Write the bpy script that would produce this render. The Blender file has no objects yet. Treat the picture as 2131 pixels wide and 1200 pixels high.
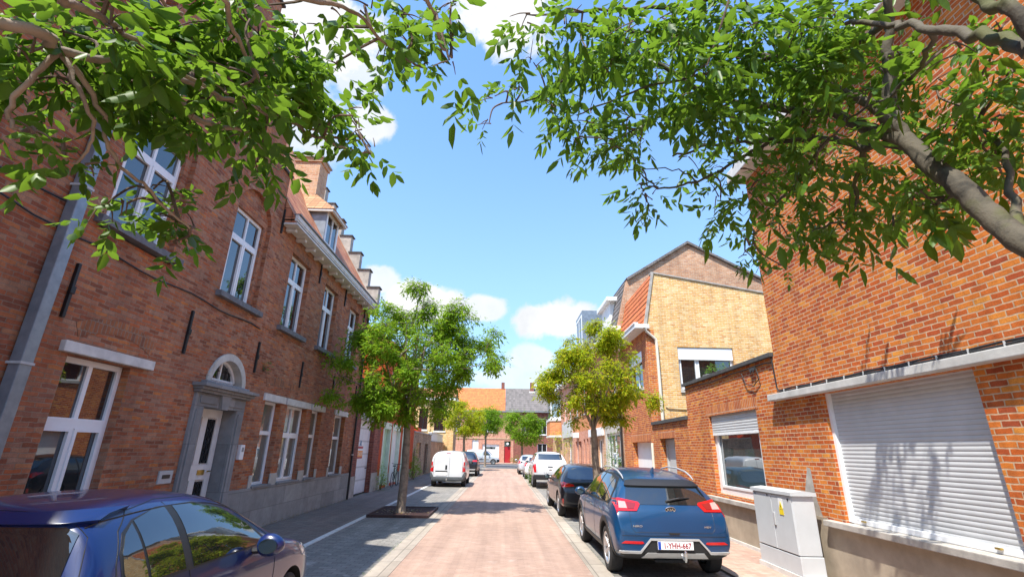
import bpy, bmesh, math, random
import numpy as np
from mathutils import Vector, Matrix, Quaternion
from mathutils.bvhtree import BVHTree
from mathutils.geometry import tessellate_polygon
random.seed(7); RNG = np.random.default_rng(7)
SC = bpy.context.scene; COL = SC.collection
R = math.radians; PI = math.pi
# ---------------------------------------------------------------- camera (solved from the photograph's lines)
EYE = Vector((0, 0, 1.8)); FPX = 986.06; PITCH, ROLL, YAW = 0.327787, 0.018548, 0.0128286
_f = Vector((math.sin(YAW)*math.cos(PITCH), math.cos(YAW)*math.cos(PITCH), math.sin(PITCH)))
_r = Vector((math.cos(YAW), -math.sin(YAW), 0)); _u = _r.cross(_f)
CR = math.cos(ROLL)*_r + math.sin(ROLL)*_u; CU = -math.sin(ROLL)*_r + math.cos(ROLL)*_u; CF = _f
def ray(u, v):
    return CR*((u-1065.5)/FPX) + CU*(-(v-600)/FPX) + CF
def at(u, v, d):
    """point seen at photo pixel (u, v), d metres from the eye"""
    return EYE + ray(u, v).normalized()*d
cam = bpy.data.cameras.new('camera'); camo = bpy.data.objects.new('camera', cam); COL.objects.link(camo)
cam.sensor_width = 36; cam.lens = FPX/2131*36; cam.clip_start = .05; cam.clip_end = 2000
camo.matrix_world = Matrix(((CR.x, CU.x, -CF.x, EYE.x), (CR.y, CU.y, -CF.y, EYE.y), (CR.z, CU.z, -CF.z, EYE.z), (0, 0, 0, 1)))
SC.camera = camo
# ---------------------------------------------------------------- object helpers
def thing(name, label, cat, loc=(0, 0, 0), rz=0, group=None, kind=None):
    o = bpy.data.objects.new(name, None); COL.objects.link(o); o.empty_display_size = .2
    o.location = loc; o.rotation_euler = (0, 0, rz)
    tag(o, label, cat, group, kind); return o
def tag(o, label=None, cat=None, group=None, kind=None):
    if label: o['label'] = label
    if cat: o['category'] = cat
    if group: o['group'] = group
    if kind: o['kind'] = kind
    return o
def wloc(o):
    v = Vector((0, 0, 0))
    while o is not None:
        v = v + o.location; o = o.parent
    return v
class MB:
    def __init__(s): s.v = []; s.f = []; s.mi = []; s.m = 0
    def add(s, vs, fs):
        b = len(s.v); s.v.extend([tuple(p) for p in vs]); s.f.extend([tuple(i+b for i in f) for f in fs]); s.mi.extend([s.m]*len(fs)); return s
    def box(s, x0, x1, y0, y1, z0, z1, bev=0):
        if x0 > x1: x0, x1 = x1, x0
        if y0 > y1: y0, y1 = y1, y0
        if z0 > z1: z0, z1 = z1, z0
        if bev > 0:
            bm = bmesh.new(); bmesh.ops.create_cube(bm, size=1)
            for v in bm.verts: v.co = Vector(((x0+x1)/2+v.co.x*(x1-x0), (y0+y1)/2+v.co.y*(y1-y0), (z0+z1)/2+v.co.z*(z1-z0)))
            bmesh.ops.bevel(bm, geom=bm.edges[:], offset=bev, segments=2, affect='EDGES', profile=.6)
            s.bm(bm); return s
        return s.add([(x0,y0,z0),(x1,y0,z0),(x1,y1,z0),(x0,y1,z0),(x0,y0,z1),(x1,y0,z1),(x1,y1,z1),(x0,y1,z1)],
                     [(0,3,2,1),(4,5,6,7),(0,1,5,4),(1,2,6,5),(2,3,7,6),(3,0,4,7)])
    def bm(s, bm):
        bm.verts.index_update(); s.add([v.co[:] for v in bm.verts], [[v.index for v in f.verts] for f in bm.faces]); bm.free(); return s
    def prism(s, poly, d):
        """poly: list of 3D points (planar), d: extrusion vector"""
        n = len(poly); a = [Vector(p) for p in poly]; b = [p+Vector(d) for p in a]
        nrm = Vector((0, 0, 0))
        for i in range(n): nrm += a[i].cross(a[(i+1) % n])
        fs = [tuple(range(n)), tuple(range(2*n-1, n-1, -1))] if nrm.dot(Vector(d)) < 0 else [tuple(range(n-1, -1, -1)), tuple(range(n, 2*n))]
        for i in range(n):
            j = (i+1) % n
            fs.append((i, j, n+j, n+i) if nrm.dot(Vector(d)) > 0 else (j, i, n+i, n+j))
        return s.add(a+b, fs)
    def tube(s, pts, rad, seg=8, cap=True):
        pts = [Vector(p) for p in pts]; n = len(pts)
        if not hasattr(rad, '__len__'): rad = [rad]*n
        ref = None; vs = []
        for i, p in enumerate(pts):
            t = (pts[min(i+1, n-1)]-pts[max(i-1, 0)])
            t = t.normalized() if t.length > 1e-9 else Vector((0, 0, 1))
            if ref is None:
                ref = t.orthogonal().normalized()
            ref = (ref - t*ref.dot(t))
            ref = ref.normalized() if ref.length > 1e-6 else t.orthogonal().normalized()
            bi = t.cross(ref)
            for k in range(seg):
                a = 2*PI*k/seg; vs.append(p+ref*(math.cos(a)*rad[i])+bi*(math.sin(a)*rad[i]))
        fs = [(i*seg+k, i*seg+(k+1) % seg, (i+1)*seg+(k+1) % seg, (i+1)*seg+k) for i in range(n-1) for k in range(seg)]
        if cap: fs += [tuple(range(seg-1, -1, -1)), tuple((n-1)*seg+k for k in range(seg))]
        return s.add(vs, fs)
    def lathe(s, prof, seg=24, axis='x', c=(0, 0, 0)):
        """prof: (a, r) pairs along the axis"""
        n = len(prof); vs = []
        for a, r in prof:
            for k in range(seg):
                t = 2*PI*k/seg; p = (a, r*math.cos(t), r*math.sin(t)) if axis == 'x' else ((r*math.cos(t), a, r*math.sin(t)) if axis == 'y' else (r*math.cos(t), r*math.sin(t), a))
                vs.append((p[0]+c[0], p[1]+c[1], p[2]+c[2]))
        fs = [(i*seg+k, i*seg+(k+1) % seg, (i+1)*seg+(k+1) % seg, (i+1)*seg+k) for i in range(n-1) for k in range(seg)]
        return s.add(vs, fs)
    def build(s, name, mat, parent=None, smooth=False, local=False, loc=None, recalc=False):
        me = bpy.data.meshes.new(name); off = Vector((0, 0, 0))
        if not local and parent is not None: off = wloc(parent)
        if loc is not None: off = off+Vector(loc) if local else Vector(loc)
        if local and loc is None: off = Vector((0, 0, 0))
        me.from_pydata([tuple(Vector(p)-off) for p in s.v], [], s.f)
        mats = mat if isinstance(mat, (list, tuple)) else [mat]
        for m in mats: me.materials.append(m)
        if len(mats) > 1: me.polygons.foreach_set('material_index', s.mi)
        if recalc:
            bm = bmesh.new(); bm.from_mesh(me); bmesh.ops.remove_doubles(bm, verts=bm.verts, dist=1e-5); bmesh.ops.recalc_face_normals(bm, faces=bm.faces); bm.to_mesh(me); bm.free()
        if smooth:
            me.polygons.foreach_set('use_smooth', [True]*len(me.polygons))
            me.set_sharp_from_angle(angle=R(smooth if smooth > 1 else 40))
        me.update()
        o = bpy.data.objects.new(name, me); COL.objects.link(o)
        if parent is not None: o.parent = parent
        if loc is not None: o.location = Vector(loc)-(wloc(parent) if (parent is not None and not local) else Vector((0, 0, 0)))
        return o
def npmesh(name, V, F, mat, parent=None, mi=None, off=None):
    """fast mesh from numpy: V (n,3), F (m,4)"""
    me = bpy.data.meshes.new(name)
    V = np.asarray(V, dtype=np.float32)
    if off is not None: V = V-np.array(off, dtype=np.float32)
    F = np.asarray(F, dtype=np.int32); k = F.shape[1]
    me.vertices.add(len(V)); me.vertices.foreach_set('co', V.ravel())
    me.loops.add(F.size); me.loops.foreach_set('vertex_index', F.ravel())
    me.polygons.add(len(F)); me.polygons.foreach_set('loop_start', np.arange(0, F.size, k, dtype=np.int32))
    try: me.polygons.foreach_set('loop_total', np.full(len(F), k, dtype=np.int32))
    except Exception: pass
    for m in (mat if isinstance(mat, (list, tuple)) else [mat]): me.materials.append(m)
    if mi is not None: me.polygons.foreach_set('material_index', np.asarray(mi, dtype=np.int32))
    me.update(calc_edges=True); me.validate()
    o = bpy.data.objects.new(name, me); COL.objects.link(o)
    if parent is not None: o.parent = parent
    return o
def text_mb(txt, h, org, ux, uz, depth=.002, align='CENTER', sx=1.0, bold=0.0):
    """lettering as thin mesh: baseline centre at org, ux reading direction, uz up"""
    cu = bpy.data.curves.new('t', 'FONT'); cu.body = txt; cu.size = 1; cu.align_x = align; cu.extrude = 0; cu.offset = bold; cu.resolution_u = 2
    o = bpy.data.objects.new('t', cu); COL.objects.link(o)
    dg = bpy.context.evaluated_depsgraph_get(); dg.update()
    me = bpy.data.meshes.new_from_object(o.evaluated_get(dg))
    ux = Vector(ux).normalized(); uz = Vector(uz).normalized(); n = ux.cross(uz)
    s = h/.7; m = MB(); org = Vector(org)
    m.add([org+ux*(v.co.x*s*sx)+uz*(v.co.y*s)+n*depth for v in me.vertices], [tuple(p.vertices) for p in me.polygons])
    bpy.data.objects.remove(o); bpy.data.curves.remove(cu); bpy.data.meshes.remove(me)
    return m
# ---------------------------------------------------------------- materials
class NT:
    def __init__(s, name):
        s.mat = bpy.data.materials.new(name); s.mat.use_nodes = True; s.t = s.mat.node_tree; s.t.nodes.clear()
        s.out = s.n('ShaderNodeOutputMaterial')
    def n(s, ty, **kw):
        nd = s.t.nodes.new(ty)
        for k, v in kw.items():
            if k.startswith('i_'):
                key = k[2:].replace('_', ' '); nd.inputs[key].default_value = v
            else: setattr(nd, k, v)
        return nd
    def l(s, a, b): s.t.links.new(a, b)
    def math(s, op, a, b=None, c=None):
        nd = s.n('ShaderNodeMath', operation=op)
        for i, x in enumerate((a, b, c)):
            if x is None: continue
            if isinstance(x, (int, float)): nd.inputs[i].default_value = x
            else: s.l(x, nd.inputs[i])
        return nd.outputs[0]
    def mix(s, fac, a, b, blend='MIX'):
        nd = s.n('ShaderNodeMix', data_type='RGBA', blend_type=blend)
        for i, x in ((0, fac), (6, a), (7, b)):
            if isinstance(x, (int, float)): nd.inputs[i].default_value = x
            elif isinstance(x, tuple): nd.inputs[i].default_value = x if len(x) == 4 else (*x, 1)
            else: s.l(x, nd.inputs[i])
        return nd.outputs[2]
    def ramp(s, fac, stops, interp='LINEAR'):
        nd = s.n('ShaderNodeValToRGB'); cr = nd.color_ramp; cr.interpolation = interp
        while len(cr.elements) < len(stops): cr.elements.new(.5)
        for e, (p, c) in zip(cr.elements, stops): e.position = p; e.color = (*c, 1) if len(c) == 3 else c
        s.l(fac, nd.inputs[0]); return nd.outputs[0]
    def noise(s, vec, scale, detail=4, rough=.55, dist=0):
        nd = s.n('ShaderNodeTexNoise', i_Scale=scale, i_Detail=detail, i_Roughness=rough, i_Distortion=dist)
        if vec is not None: s.l(vec, nd.inputs['Vector'])
        return nd
    def bsdf(s, col, rough=.7, **kw):
        b = s.n('ShaderNodeBsdfPrincipled')
        for k, x in (('Base Color', col), ('Roughness', rough)):
            if isinstance(x, tuple): b.inputs[k].default_value = (*x, 1) if len(x) == 3 else x
            elif isinstance(x, (int, float)): b.inputs[k].default_value = x
            else: s.l(x, b.inputs[k])
        for k, x in kw.items():
            k = k.replace('_', ' '); b.inputs[k].default_value = x
        return b
    def bump(s, h, strength=.5, dist=.01, b=None):
        nd = s.n('ShaderNodeBump', i_Strength=strength, i_Distance=dist); s.l(h, nd.inputs['Height'])
        if b is not None: s.l(nd.outputs[0], b.inputs['Normal'])
        return nd.outputs[0]
    def done(s, sh): s.l(sh if not hasattr(sh, 'outputs') else sh.outputs[0], s.out.inputs[0]); return s.mat
    def obj(s): return s.n('ShaderNodeTexCoord').outputs['Object']
    def wallvec(s):
        """(along wall, height) coordinates for axis-aligned walls"""
        sp = s.n('ShaderNodeSeparateXYZ'); s.l(s.obj(), sp.inputs[0])
        g = s.n('ShaderNodeNewGeometry'); sn = s.n('ShaderNodeSeparateXYZ'); s.l(g.outputs['True Normal'], sn.inputs[0])
        fx = s.math('GREATER_THAN', s.math('ABSOLUTE', sn.outputs[0]), .6)
        fz = s.math('GREATER_THAN', s.math('ABSOLUTE', sn.outputs[2]), .75)
        mu = s.n('ShaderNodeMix', data_type='FLOAT'); s.l(fx, mu.inputs[0]); s.l(sp.outputs[0], mu.inputs[2]); s.l(sp.outputs[1], mu.inputs[3])
        mv = s.n('ShaderNodeMix', data_type='FLOAT'); s.l(fz, mv.inputs[0]); s.l(sp.outputs[2], mv.inputs[2]); s.l(sp.outputs[1], mv.inputs[3])
        c = s.n('ShaderNodeCombineXYZ'); s.l(mu.outputs[0], c.inputs[0]); s.l(mv.outputs[0], c.inputs[1]); return c.outputs[0]
def plain(name, col, rough=.6, var=.08, scale=6, bump=0, metallic=0, **kw):
    t = NT(name); v = t.obj(); n = t.noise(v, scale, 5, .6)
    lo = tuple(c*(1-var*2) for c in col); hi = tuple(min(1, c*(1+var)) for c in col)
    c = t.ramp(n.outputs[0], [(.25, lo), (.7, hi)])
    b = t.bsdf(c, rough, Metallic=metallic, **kw)
    if bump: t.bump(t.noise(v, scale*12, 4).outputs[0], bump, .004, b)
    return t.done(b)
def brick(name, cols, mortar, bw=.215, bh=.072, ms=.009, bump=.55, rough=.85, wob=.006, dirt=.25, swap=False, vec=None, patch=None):
    t = NT(name); v = t.wallvec()
    if swap:
        m = t.n('ShaderNodeMapping'); m.inputs['Rotation'].default_value = (0, 0, PI/2); t.l(v, m.inputs[0]); v = m.outputs[0]
    d = t.noise(v, 9, 2); dv = t.n('ShaderNodeVectorMath', operation='SUBTRACT'); t.l(d.outputs[1], dv.inputs[0]); dv.inputs[1].default_value = (.5, .5, .5)
    dm = t.n('ShaderNodeVectorMath', operation='MULTIPLY_ADD'); t.l(dv.outputs[0], dm.inputs[0]); dm.inputs[1].default_value = (wob*2, wob*2, 0); t.l(v, dm.inputs[2])
    b = t.n('ShaderNodeTexBrick', i_Scale=1, i_Mortar_Size=ms, i_Mortar_Smooth=.25, i_Brick_Width=bw, i_Row_Height=bh)
    b.offset = .5; b.inputs['Color1'].default_value = (0, 0, 0, 1); b.inputs['Color2'].default_value = (1, 1, 1, 1); b.inputs['Mortar'].default_value = (.5, .5, .5, 1)
    t.l(dm.outputs[0], b.inputs['Vector'])
    k = len(cols); col = t.ramp(b.outputs[0], [((i+.5)/k, c) for i, c in enumerate(cols)])
    fine = t.noise(v, 70, 3, .7); big = t.noise(v, .7, 4, .6); mid = t.noise(v, 14, 4, .6)
    col = t.mix(.55, col, t.ramp(fine.outputs[0], [(.3, (.55, .55, .55)), (.7, (1.25, 1.2, 1.15))]), 'MULTIPLY')
    col = t.mix(.6, col, t.ramp(mid.outputs[0], [(.3, (.7, .68, .68)), (.7, (1.15, 1.12, 1.1))]), 'MULTIPLY')
    mcol = t.mix(.6, mortar, t.ramp(mid.outputs[0], [(.3, (.55, .52, .5)), (.7, (1.1, 1.1, 1.1))]), 'MULTIPLY')
    col = t.mix(b.outputs['Fac'], col, mcol)
    col = t.mix(dirt*2, col, t.ramp(big.outputs[0], [(.3, (.62, .6, .6)), (.62, (1.1, 1.08, 1.05))]), 'MULTIPLY')
    sm = t.n('ShaderNodeMapping'); sm.inputs['Scale'].default_value = (2.6, .35, 1); t.l(v, sm.inputs[0]); st = t.noise(sm.outputs[0], 1.6, 5, .65)
    col = t.mix(.5, col, t.ramp(st.outputs[0], [(.34, (.68, .64, .62)), (.55, (1.06, 1.06, 1.06))]), 'MULTIPLY')
    s = t.bsdf(col, rough); s.inputs['Specular IOR Level'].default_value = .25
    h = t.math('SUBTRACT', t.math('MULTIPLY', fine.outputs[0], .35), b.outputs['Fac'])
    h = t.math('ADD', h, t.math('MULTIPLY', b.outputs[0], .3))
    t.bump(h, bump, .012, s)
    return t.done(s)
def glass(name, tint=(.012, .016, .018), ior=1.9, rough=.015, base=.06):
    """window pane: dark room behind a reflecting sheet"""
    t = NT(name); d = t.n('ShaderNodeBsdfDiffuse'); d.inputs[0].default_value = (*tint, 1)
    g = t.n('ShaderNodeBsdfGlossy'); g.inputs[0].default_value = (.95, .97, 1, 1); g.inputs['Roughness'].default_value = rough
    fr = t.n('ShaderNodeFresnel', i_IOR=ior); f = t.math('MINIMUM', t.math('ADD', fr.outputs[0], base), .95)
    w = t.noise(t.obj(), 1.1, 2); t.bump(w.outputs[0], .06, .03)
    bp = [n for n in t.t.nodes if n.type == 'BUMP'][-1]; t.l(bp.outputs[0], g.inputs['Normal'])
    m = t.n('ShaderNodeMixShader'); t.l(f, m.inputs[0]); t.l(d.outputs[0], m.inputs[1]); t.l(g.outputs[0], m.inputs[2])
    return t.done(m)
M = {}
M['brick_old'] = brick('brick_old', [(.27,.10,.055),(.42,.135,.06),(.46,.23,.14),(.35,.13,.075),(.56,.20,.065),(.44,.25,.165),(.30,.11,.065),(.50,.145,.055),(.40,.19,.115),(.47,.17,.08)], (.36,.25,.175), bw=.21, bh=.0575, ms=.006, wob=.014, bump=.8, dirt=.3)
M['brick_dark'] = brick('brick_dark', [(.24,.085,.048),(.36,.115,.054),(.41,.13,.056),(.31,.115,.066),(.46,.17,.066),(.38,.2,.12)], (.28,.19,.135), bw=.21, bh=.0575, ms=.006, wob=.014, dirt=.3)
M['brick_arch'] = brick('brick_arch', [(.24,.105,.065),(.42,.165,.075),(.34,.13,.065),(.48,.2,.085)], (.3,.23,.17), bw=.068, bh=.16, ms=.007, wob=.008)
M['brick_red'] = brick('brick_red', [(.54,.125,.026),(.66,.195,.034),(.44,.09,.026),(.70,.235,.042),(.60,.155,.028),(.36,.072,.03),(.63,.17,.03),(.74,.30,.05),(.60,.135,.022),(.46,.095,.028)], (.60,.43,.28), bw=.188, bh=.0655, ms=.008, wob=.009, bump=.7, dirt=.15)
M['brick_soldier'] = brick('brick_soldier', [(.58,.17,.04),(.66,.22,.045),(.50,.13,.035)], (.6,.48,.38), bw=.072, bh=.3, ms=.008, dirt=.1)
M['brick_yellow'] = brick('brick_yellow', [(.76,.42,.12),(.82,.52,.18),(.66,.31,.085),(.87,.66,.34),(.79,.46,.13),(.84,.60,.27),(.72,.38,.10)], (.80,.66,.46), bw=.20, bh=.065, ms=.009, dirt=.12)
M['brick_brown'] = brick('brick_brown', [(.52,.27,.15),(.60,.35,.21),(.42,.19,.11),(.64,.41,.27),(.55,.27,.14)], (.56,.46,.36), bw=.21, bh=.07, ms=.009, dirt=.3)
M['brick_plum'] = brick('brick_plum', [(.24,.075,.055),(.34,.105,.07),(.28,.085,.06),(.20,.06,.05)], (.32,.2,.16), bw=.2, bh=.068, ms=.007)
M['brick_painted'] = brick('brick_painted', [(.56,.095,.03),(.60,.11,.035),(.50,.085,.03)], (.5,.09,.03), bw=.2, bh=.068, ms=.006, dirt=.12)
M['brick_orange'] = brick('brick_orange', [(.62,.24,.085),(.68,.29,.11),(.55,.19,.07)], (.6,.4,.25), bw=.21, bh=.07, ms=.007, dirt=.12)
M['brick_tan'] = brick('brick_tan', [(.62,.36,.20),(.70,.44,.27),(.54,.27,.15),(.66,.42,.28)], (.6,.5,.38), bw=.21, bh=.07, ms=.008, dirt=.15)
M['brick_pink'] = brick('brick_pink', [(.62,.27,.17),(.68,.33,.22),(.55,.2,.12)], (.6,.45,.36), bw=.21, bh=.07, ms=.008, dirt=.15)
M['brick_rough'] = brick('brick_rough', [(.34,.22,.15),(.46,.32,.22),(.15,.10,.08),(.52,.38,.26),(.40,.24,.15)], (.5,.42,.32), bw=.21, bh=.075, ms=.014, wob=.02, bump=.9, dirt=.3)
def stone(name, col, bw, bh, ms=.006, seam=.5, var=.25):
    t = NT(name); v = t.wallvec()
    b = t.n('ShaderNodeTexBrick', i_Scale=1, i_Mortar_Size=ms, i_Mortar_Smooth=.2, i_Brick_Width=bw, i_Row_Height=bh)
    b.inputs['Color1'].default_value = (0,0,0,1); b.inputs['Color2'].default_value = (1,1,1,1); t.l(v, b.inputs['Vector'])
    c = t.ramp(b.outputs[0], [(0, tuple(x*(1-var) for x in col)), (1, tuple(x*(1+var*.5) for x in col))])
    n = t.noise(v, 3, 6, .65); n2 = t.noise(v, 40, 3)
    c = t.mix(.7, c, t.ramp(n.outputs[0], [(.3, (.6,.6,.6)), (.7, (1.1,1.1,1.1))]), 'MULTIPLY')
    c = t.mix(t.math('MULTIPLY', b.outputs['Fac'], seam), c, tuple(x*.35 for x in col))
    s = t.bsdf(c, .8); t.bump(t.math('SUBTRACT', t.math('MULTIPLY', n2.outputs[0], .3), b.outputs['Fac']), .4, .006, s)
    return t.done(s)
M['plinth'] = stone('plinth_stone', (.34,.335,.32), 1.1, .42)
M['bluestone'] = stone('bluestone', (.27,.27,.27), .6, .9, var=.2)
M['stone_light'] = stone('stone_light', (.52,.50,.45), .6, .9, var=.1, seam=.3)
M['stone_white'] = plain('stone_white', (.62,.60,.56), .75, .12, 5, .3)
M['stone_sill'] = plain('stone_sill', (.15,.15,.16), .7, .2, 8, .3)
M['concrete'] = plain('concrete', (.52,.51,.48), .85, .12, 5, .4)
M['concrete_old'] = plain('concrete_old', (.40,.37,.33), .9, .2, 4, .5)
M['stucco'] = plain('stucco', (.36,.30,.225), .9, .16, 2.2, .5)
M['stucco_grey'] = plain('stucco_grey', (.50,.47,.42), .9, .1, 3, .4)
M['pvc'] = plain('white_pvc', (.80,.81,.82), .35, .03, 3)
M['pvc_far'] = plain('white_paint', (.78,.78,.76), .5, .05, 3)
M['door_white'] = plain('door_paint', (.72,.71,.68), .45, .06, 5)
M['ironwork'] = plain('ironwork', (.012,.012,.013), .5, .2, 30)
M['black'] = plain('black_plastic', (.018,.018,.02), .45, .1, 20)
M['cable'] = plain('cable_black', (.02,.02,.022), .6, .1, 20)
M['clip'] = plain('cable_clip', (.45,.45,.45), .4, .05, 20)
M['zinc'] = plain('zinc', (.25,.29,.33), .4, .15, 6, .1, metallic=.5)
M['lead'] = plain('lead', (.20,.21,.22), .6, .15, 6, .2)
M['tar'] = plain('roofing_felt', (.07,.07,.07), .85, .2, 10, .4)
M['timber'] = plain('cornice_paint', (.66,.65,.62), .6, .12, 6, .2)
M['wood_dark'] = plain('dark_wood', (.10,.045,.028), .6, .25, 12, .3)
M['green_paint'] = plain('green_paint', (.38,.58,.42), .5, .08, 4)
M['green_pale'] = plain('pale_green_trim', (.62,.70,.58), .5, .08, 4)
M['red_paint'] = plain('red_door_paint', (.36,.015,.02), .4, .1, 4)
M['orange_sheet'] = plain('orange_awning', (.65,.06,.02), .5, .1, 4)
M['cream'] = plain('cream_paint', (.72,.66,.55), .6, .08, 4)
M['brass'] = plain('brass', (.6,.42,.12), .3, .1, 8, metallic=.9)
M['pane'] = glass('window_pane')
M['pane_blue'] = glass('window_pane_far', (.05,.075,.085), 1.8)
M['net'] = glass('net_curtain_pane', (.16,.165,.15), 1.7)
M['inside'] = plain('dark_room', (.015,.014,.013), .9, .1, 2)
M['pane_tint'] = glass('workshop_pane', (.045,.07,.07), 1.9, base=.14)
def tiles(name, cols, bw, bh, ms=.012, gap=.25):
    t = NT(name); o = t.obj(); sp = t.n('ShaderNodeSeparateXYZ'); t.l(o, sp.inputs[0])
    g = t.n('ShaderNodeNewGeometry'); sn = t.n('ShaderNodeSeparateXYZ'); t.l(g.outputs['True Normal'], sn.inputs[0])
    fx = t.math('GREATER_THAN', t.math('ABSOLUTE', sn.outputs[0]), t.math('ABSOLUTE', sn.outputs[1]))
    mu = t.n('ShaderNodeMix', data_type='FLOAT'); t.l(fx, mu.inputs[0]); t.l(sp.outputs[0], mu.inputs[2]); t.l(sp.outputs[1], mu.inputs[3])
    c = t.n('ShaderNodeCombineXYZ'); t.l(mu.outputs[0], c.inputs[0]); t.l(sp.outputs[2], c.inputs[1])
    b = t.n('ShaderNodeTexBrick', i_Scale=1, i_Mortar_Size=ms, i_Mortar_Smooth=.6, i_Brick_Width=bw, i_Row_Height=bh); b.offset = 0
    b.inputs['Color1'].default_value = (0,0,0,1); b.inputs['Color2'].default_value = (1,1,1,1); t.l(c.outputs[0], b.inputs['Vector'])
    k = len(cols); col = t.ramp(b.outputs[0], [((i+.5)/k, x) for i, x in enumerate(cols)])
    n = t.noise(c.outputs[0], 2.5, 5, .6)
    col = t.mix(.6, col, t.ramp(n.outputs[0], [(.3, (.65,.65,.65)), (.7, (1.12,1.1,1.08))]), 'MULTIPLY')
    col = t.mix(b.outputs['Fac'], col, tuple(x*gap for x in cols[0]))
    s = t.bsdf(col, .75)
    row = t.math('FRACT', t.math('DIVIDE', sp.outputs[2], bh))
    wv = t.math('SINE', t.math('MULTIPLY', mu.outputs[0], 2*PI/bw))
    h = t.math('ADD', t.math('MULTIPLY', row, -1.0), t.math('MULTIPLY', wv, .35))
    t.bump(h, .8, .03, s); return t.done(s)
M['tile_red'] = tiles('clay_roof_tiles', [(.46,.16,.07),(.54,.22,.10),(.40,.12,.055),(.58,.27,.13)], .22, .24)
M['tile_orange'] = tiles('orange_wall_tiles', [(.56,.155,.04),(.60,.18,.046),(.50,.13,.036)], .24, .26)
M['tile_grey'] = tiles('grey_roof_tiles', [(.15,.13,.12),(.18,.155,.145),(.125,.11,.10)], .30, .34)
M['tile_dormer'] = tiles('tan_roof_tiles', [(.40,.20,.09),(.46,.25,.12),(.35,.165,.07)], .25, .15)
def shutter(name, col, pitch=.055):
    t = NT(name); o = t.obj(); sp = t.n('ShaderNodeSeparateXYZ'); t.l(o, sp.inputs[0])
    r = t.math('FRACT', t.math('DIVIDE', sp.outputs[2], pitch))
    gp = t.math('LESS_THAN', r, .13)
    n = t.noise(o, 4, 4); c = t.mix(.4, col, t.ramp(n.outputs[0], [(.3, (.75,.75,.75)), (.7, (1.08,1.08,1.08))]), 'MULTIPLY')
    c = t.mix(t.math('MULTIPLY', gp, .55), c, tuple(x*.4 for x in col))
    s = t.bsdf(c, .42); bul = t.math('SINE', t.math('MULTIPLY', r, PI)); t.bump(bul, .55, .01, s); return t.done(s)
M['shutter'] = shutter('roller_shutter_slats', (.53,.54,.55))
M['garage_door'] = shutter('sectional_door', (.74,.75,.78), .5)
# ground
def pave(name, cols, mortar, bw, bh, ms, rot=0, rough=.85, offset=.5, dirt=.35, spots=None, bump=.3):
    t = NT(name); o = t.obj(); m = t.n('ShaderNodeMapping'); m.inputs['Rotation'].default_value = (0, 0, rot); t.l(o, m.inputs[0]); v = m.outputs[0]
    b = t.n('ShaderNodeTexBrick', i_Scale=1, i_Mortar_Size=ms, i_Mortar_Smooth=.3, i_Brick_Width=bw, i_Row_Height=bh); b.offset = offset
    b.inputs['Color1'].default_value = (0,0,0,1); b.inputs['Color2'].default_value = (1,1,1,1); t.l(v, b.inputs['Vector'])
    k = len(cols); c = t.ramp(b.outputs[0], [((i+.5)/k, x) for i, x in enumerate(cols)])
    big = t.noise(o, .45, 5, .6); mid = t.noise(o, 5, 5, .65); fine = t.noise(o, 60, 3)
    c = t.mix(b.outputs['Fac'], c, mortar)
    c = t.mix(dirt, c, t.ramp(big.outputs[0], [(.32, (.62,.6,.58)), (.65, (1.15,1.13,1.1))]), 'MULTIPLY')
    c = t.mix(.5, c, t.ramp(mid.outputs[0], [(.3, (.72,.72,.72)), (.7, (1.15,1.15,1.15))]), 'MULTIPLY')
    if spots:
        sp = t.noise(o, spots[1], 3, .5, .6); f = t.ramp(sp.outputs[0], [(spots[2], (0,0,0)), (spots[2]+.07, (1,1,1))]); c = t.mix(t.math('MULTIPLY', f, spots[3]), c, spots[0])
    tm = t.n('ShaderNodeMapping'); tm.inputs['Scale'].default_value = (2.2, .09, 1); t.l(o, tm.inputs[0]); tn = t.noise(tm.outputs[0], 1.5, 5, .6)
    c = t.mix(.55, c, t.ramp(tn.outputs[0], [(.36, (.72, .7, .69)), (.62, (1.1, 1.09, 1.08))]), 'MULTIPLY')
    s = t.bsdf(c, rough); t.bump(t.math('SUBTRACT', t.math('MULTIPLY', fine.outputs[0], .6), b.outputs['Fac']), bump, .006, s); return t.done(s)
M['road'] = pave('clay_paver_road', [(.39,.265,.205),(.42,.29,.23),(.36,.24,.185),(.40,.275,.215)], (.34,.235,.18), .2, .08, .006, spots=((.46,.38,.33), 1.7, .66, .5))
M['strip'] = pave('concrete_gutter', [(.36,.315,.26),(.40,.35,.295),(.33,.285,.235)], (.2,.175,.145), .30, 1.0, .012, offset=0, spots=((.3,.27,.23), 2.5, .62, .5))
M['bay'] = pave('grey_paver_bay', [(.20,.195,.18),(.25,.24,.22),(.22,.215,.20),(.28,.265,.24)], (.15,.14,.125), .22, .11, .009, spots=((.46,.44,.40), 3.3, .64, .6))
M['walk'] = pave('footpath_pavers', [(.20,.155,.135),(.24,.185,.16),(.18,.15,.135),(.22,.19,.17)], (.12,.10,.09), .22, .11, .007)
M['walk_clay'] = pave('footpath_clay_pavers', [(.44,.29,.22),(.50,.34,.27),(.40,.26,.20)], (.34,.24,.19), .2, .1, .006)  # pinkish clay pavers of the right and far footpaths
M['line'] = plain('kerb_line_paint', (.62,.61,.58), .8, .15, 9, .3)
M['asphalt'] = plain('asphalt', (.115,.115,.12), .9, .15, 3, .6)
M['earth'] = plain('ground_earth', (.16,.14,.11), .95, .2, .6, .5)
M['grate'] = plain('rusty_grate', (.07,.035,.03), .7, .3, 14, .4, metallic=.3)
M['cabinet'] = plain('cabinet_grey', (.52,.54,.55), .45, .04, 3)
M['yellow_label'] = plain('warning_yellow', (.8,.6,.02), .5, .05, 4)
M['paper'] = plain('white_sticker', (.8,.8,.8), .5, .03, 4)
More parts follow.
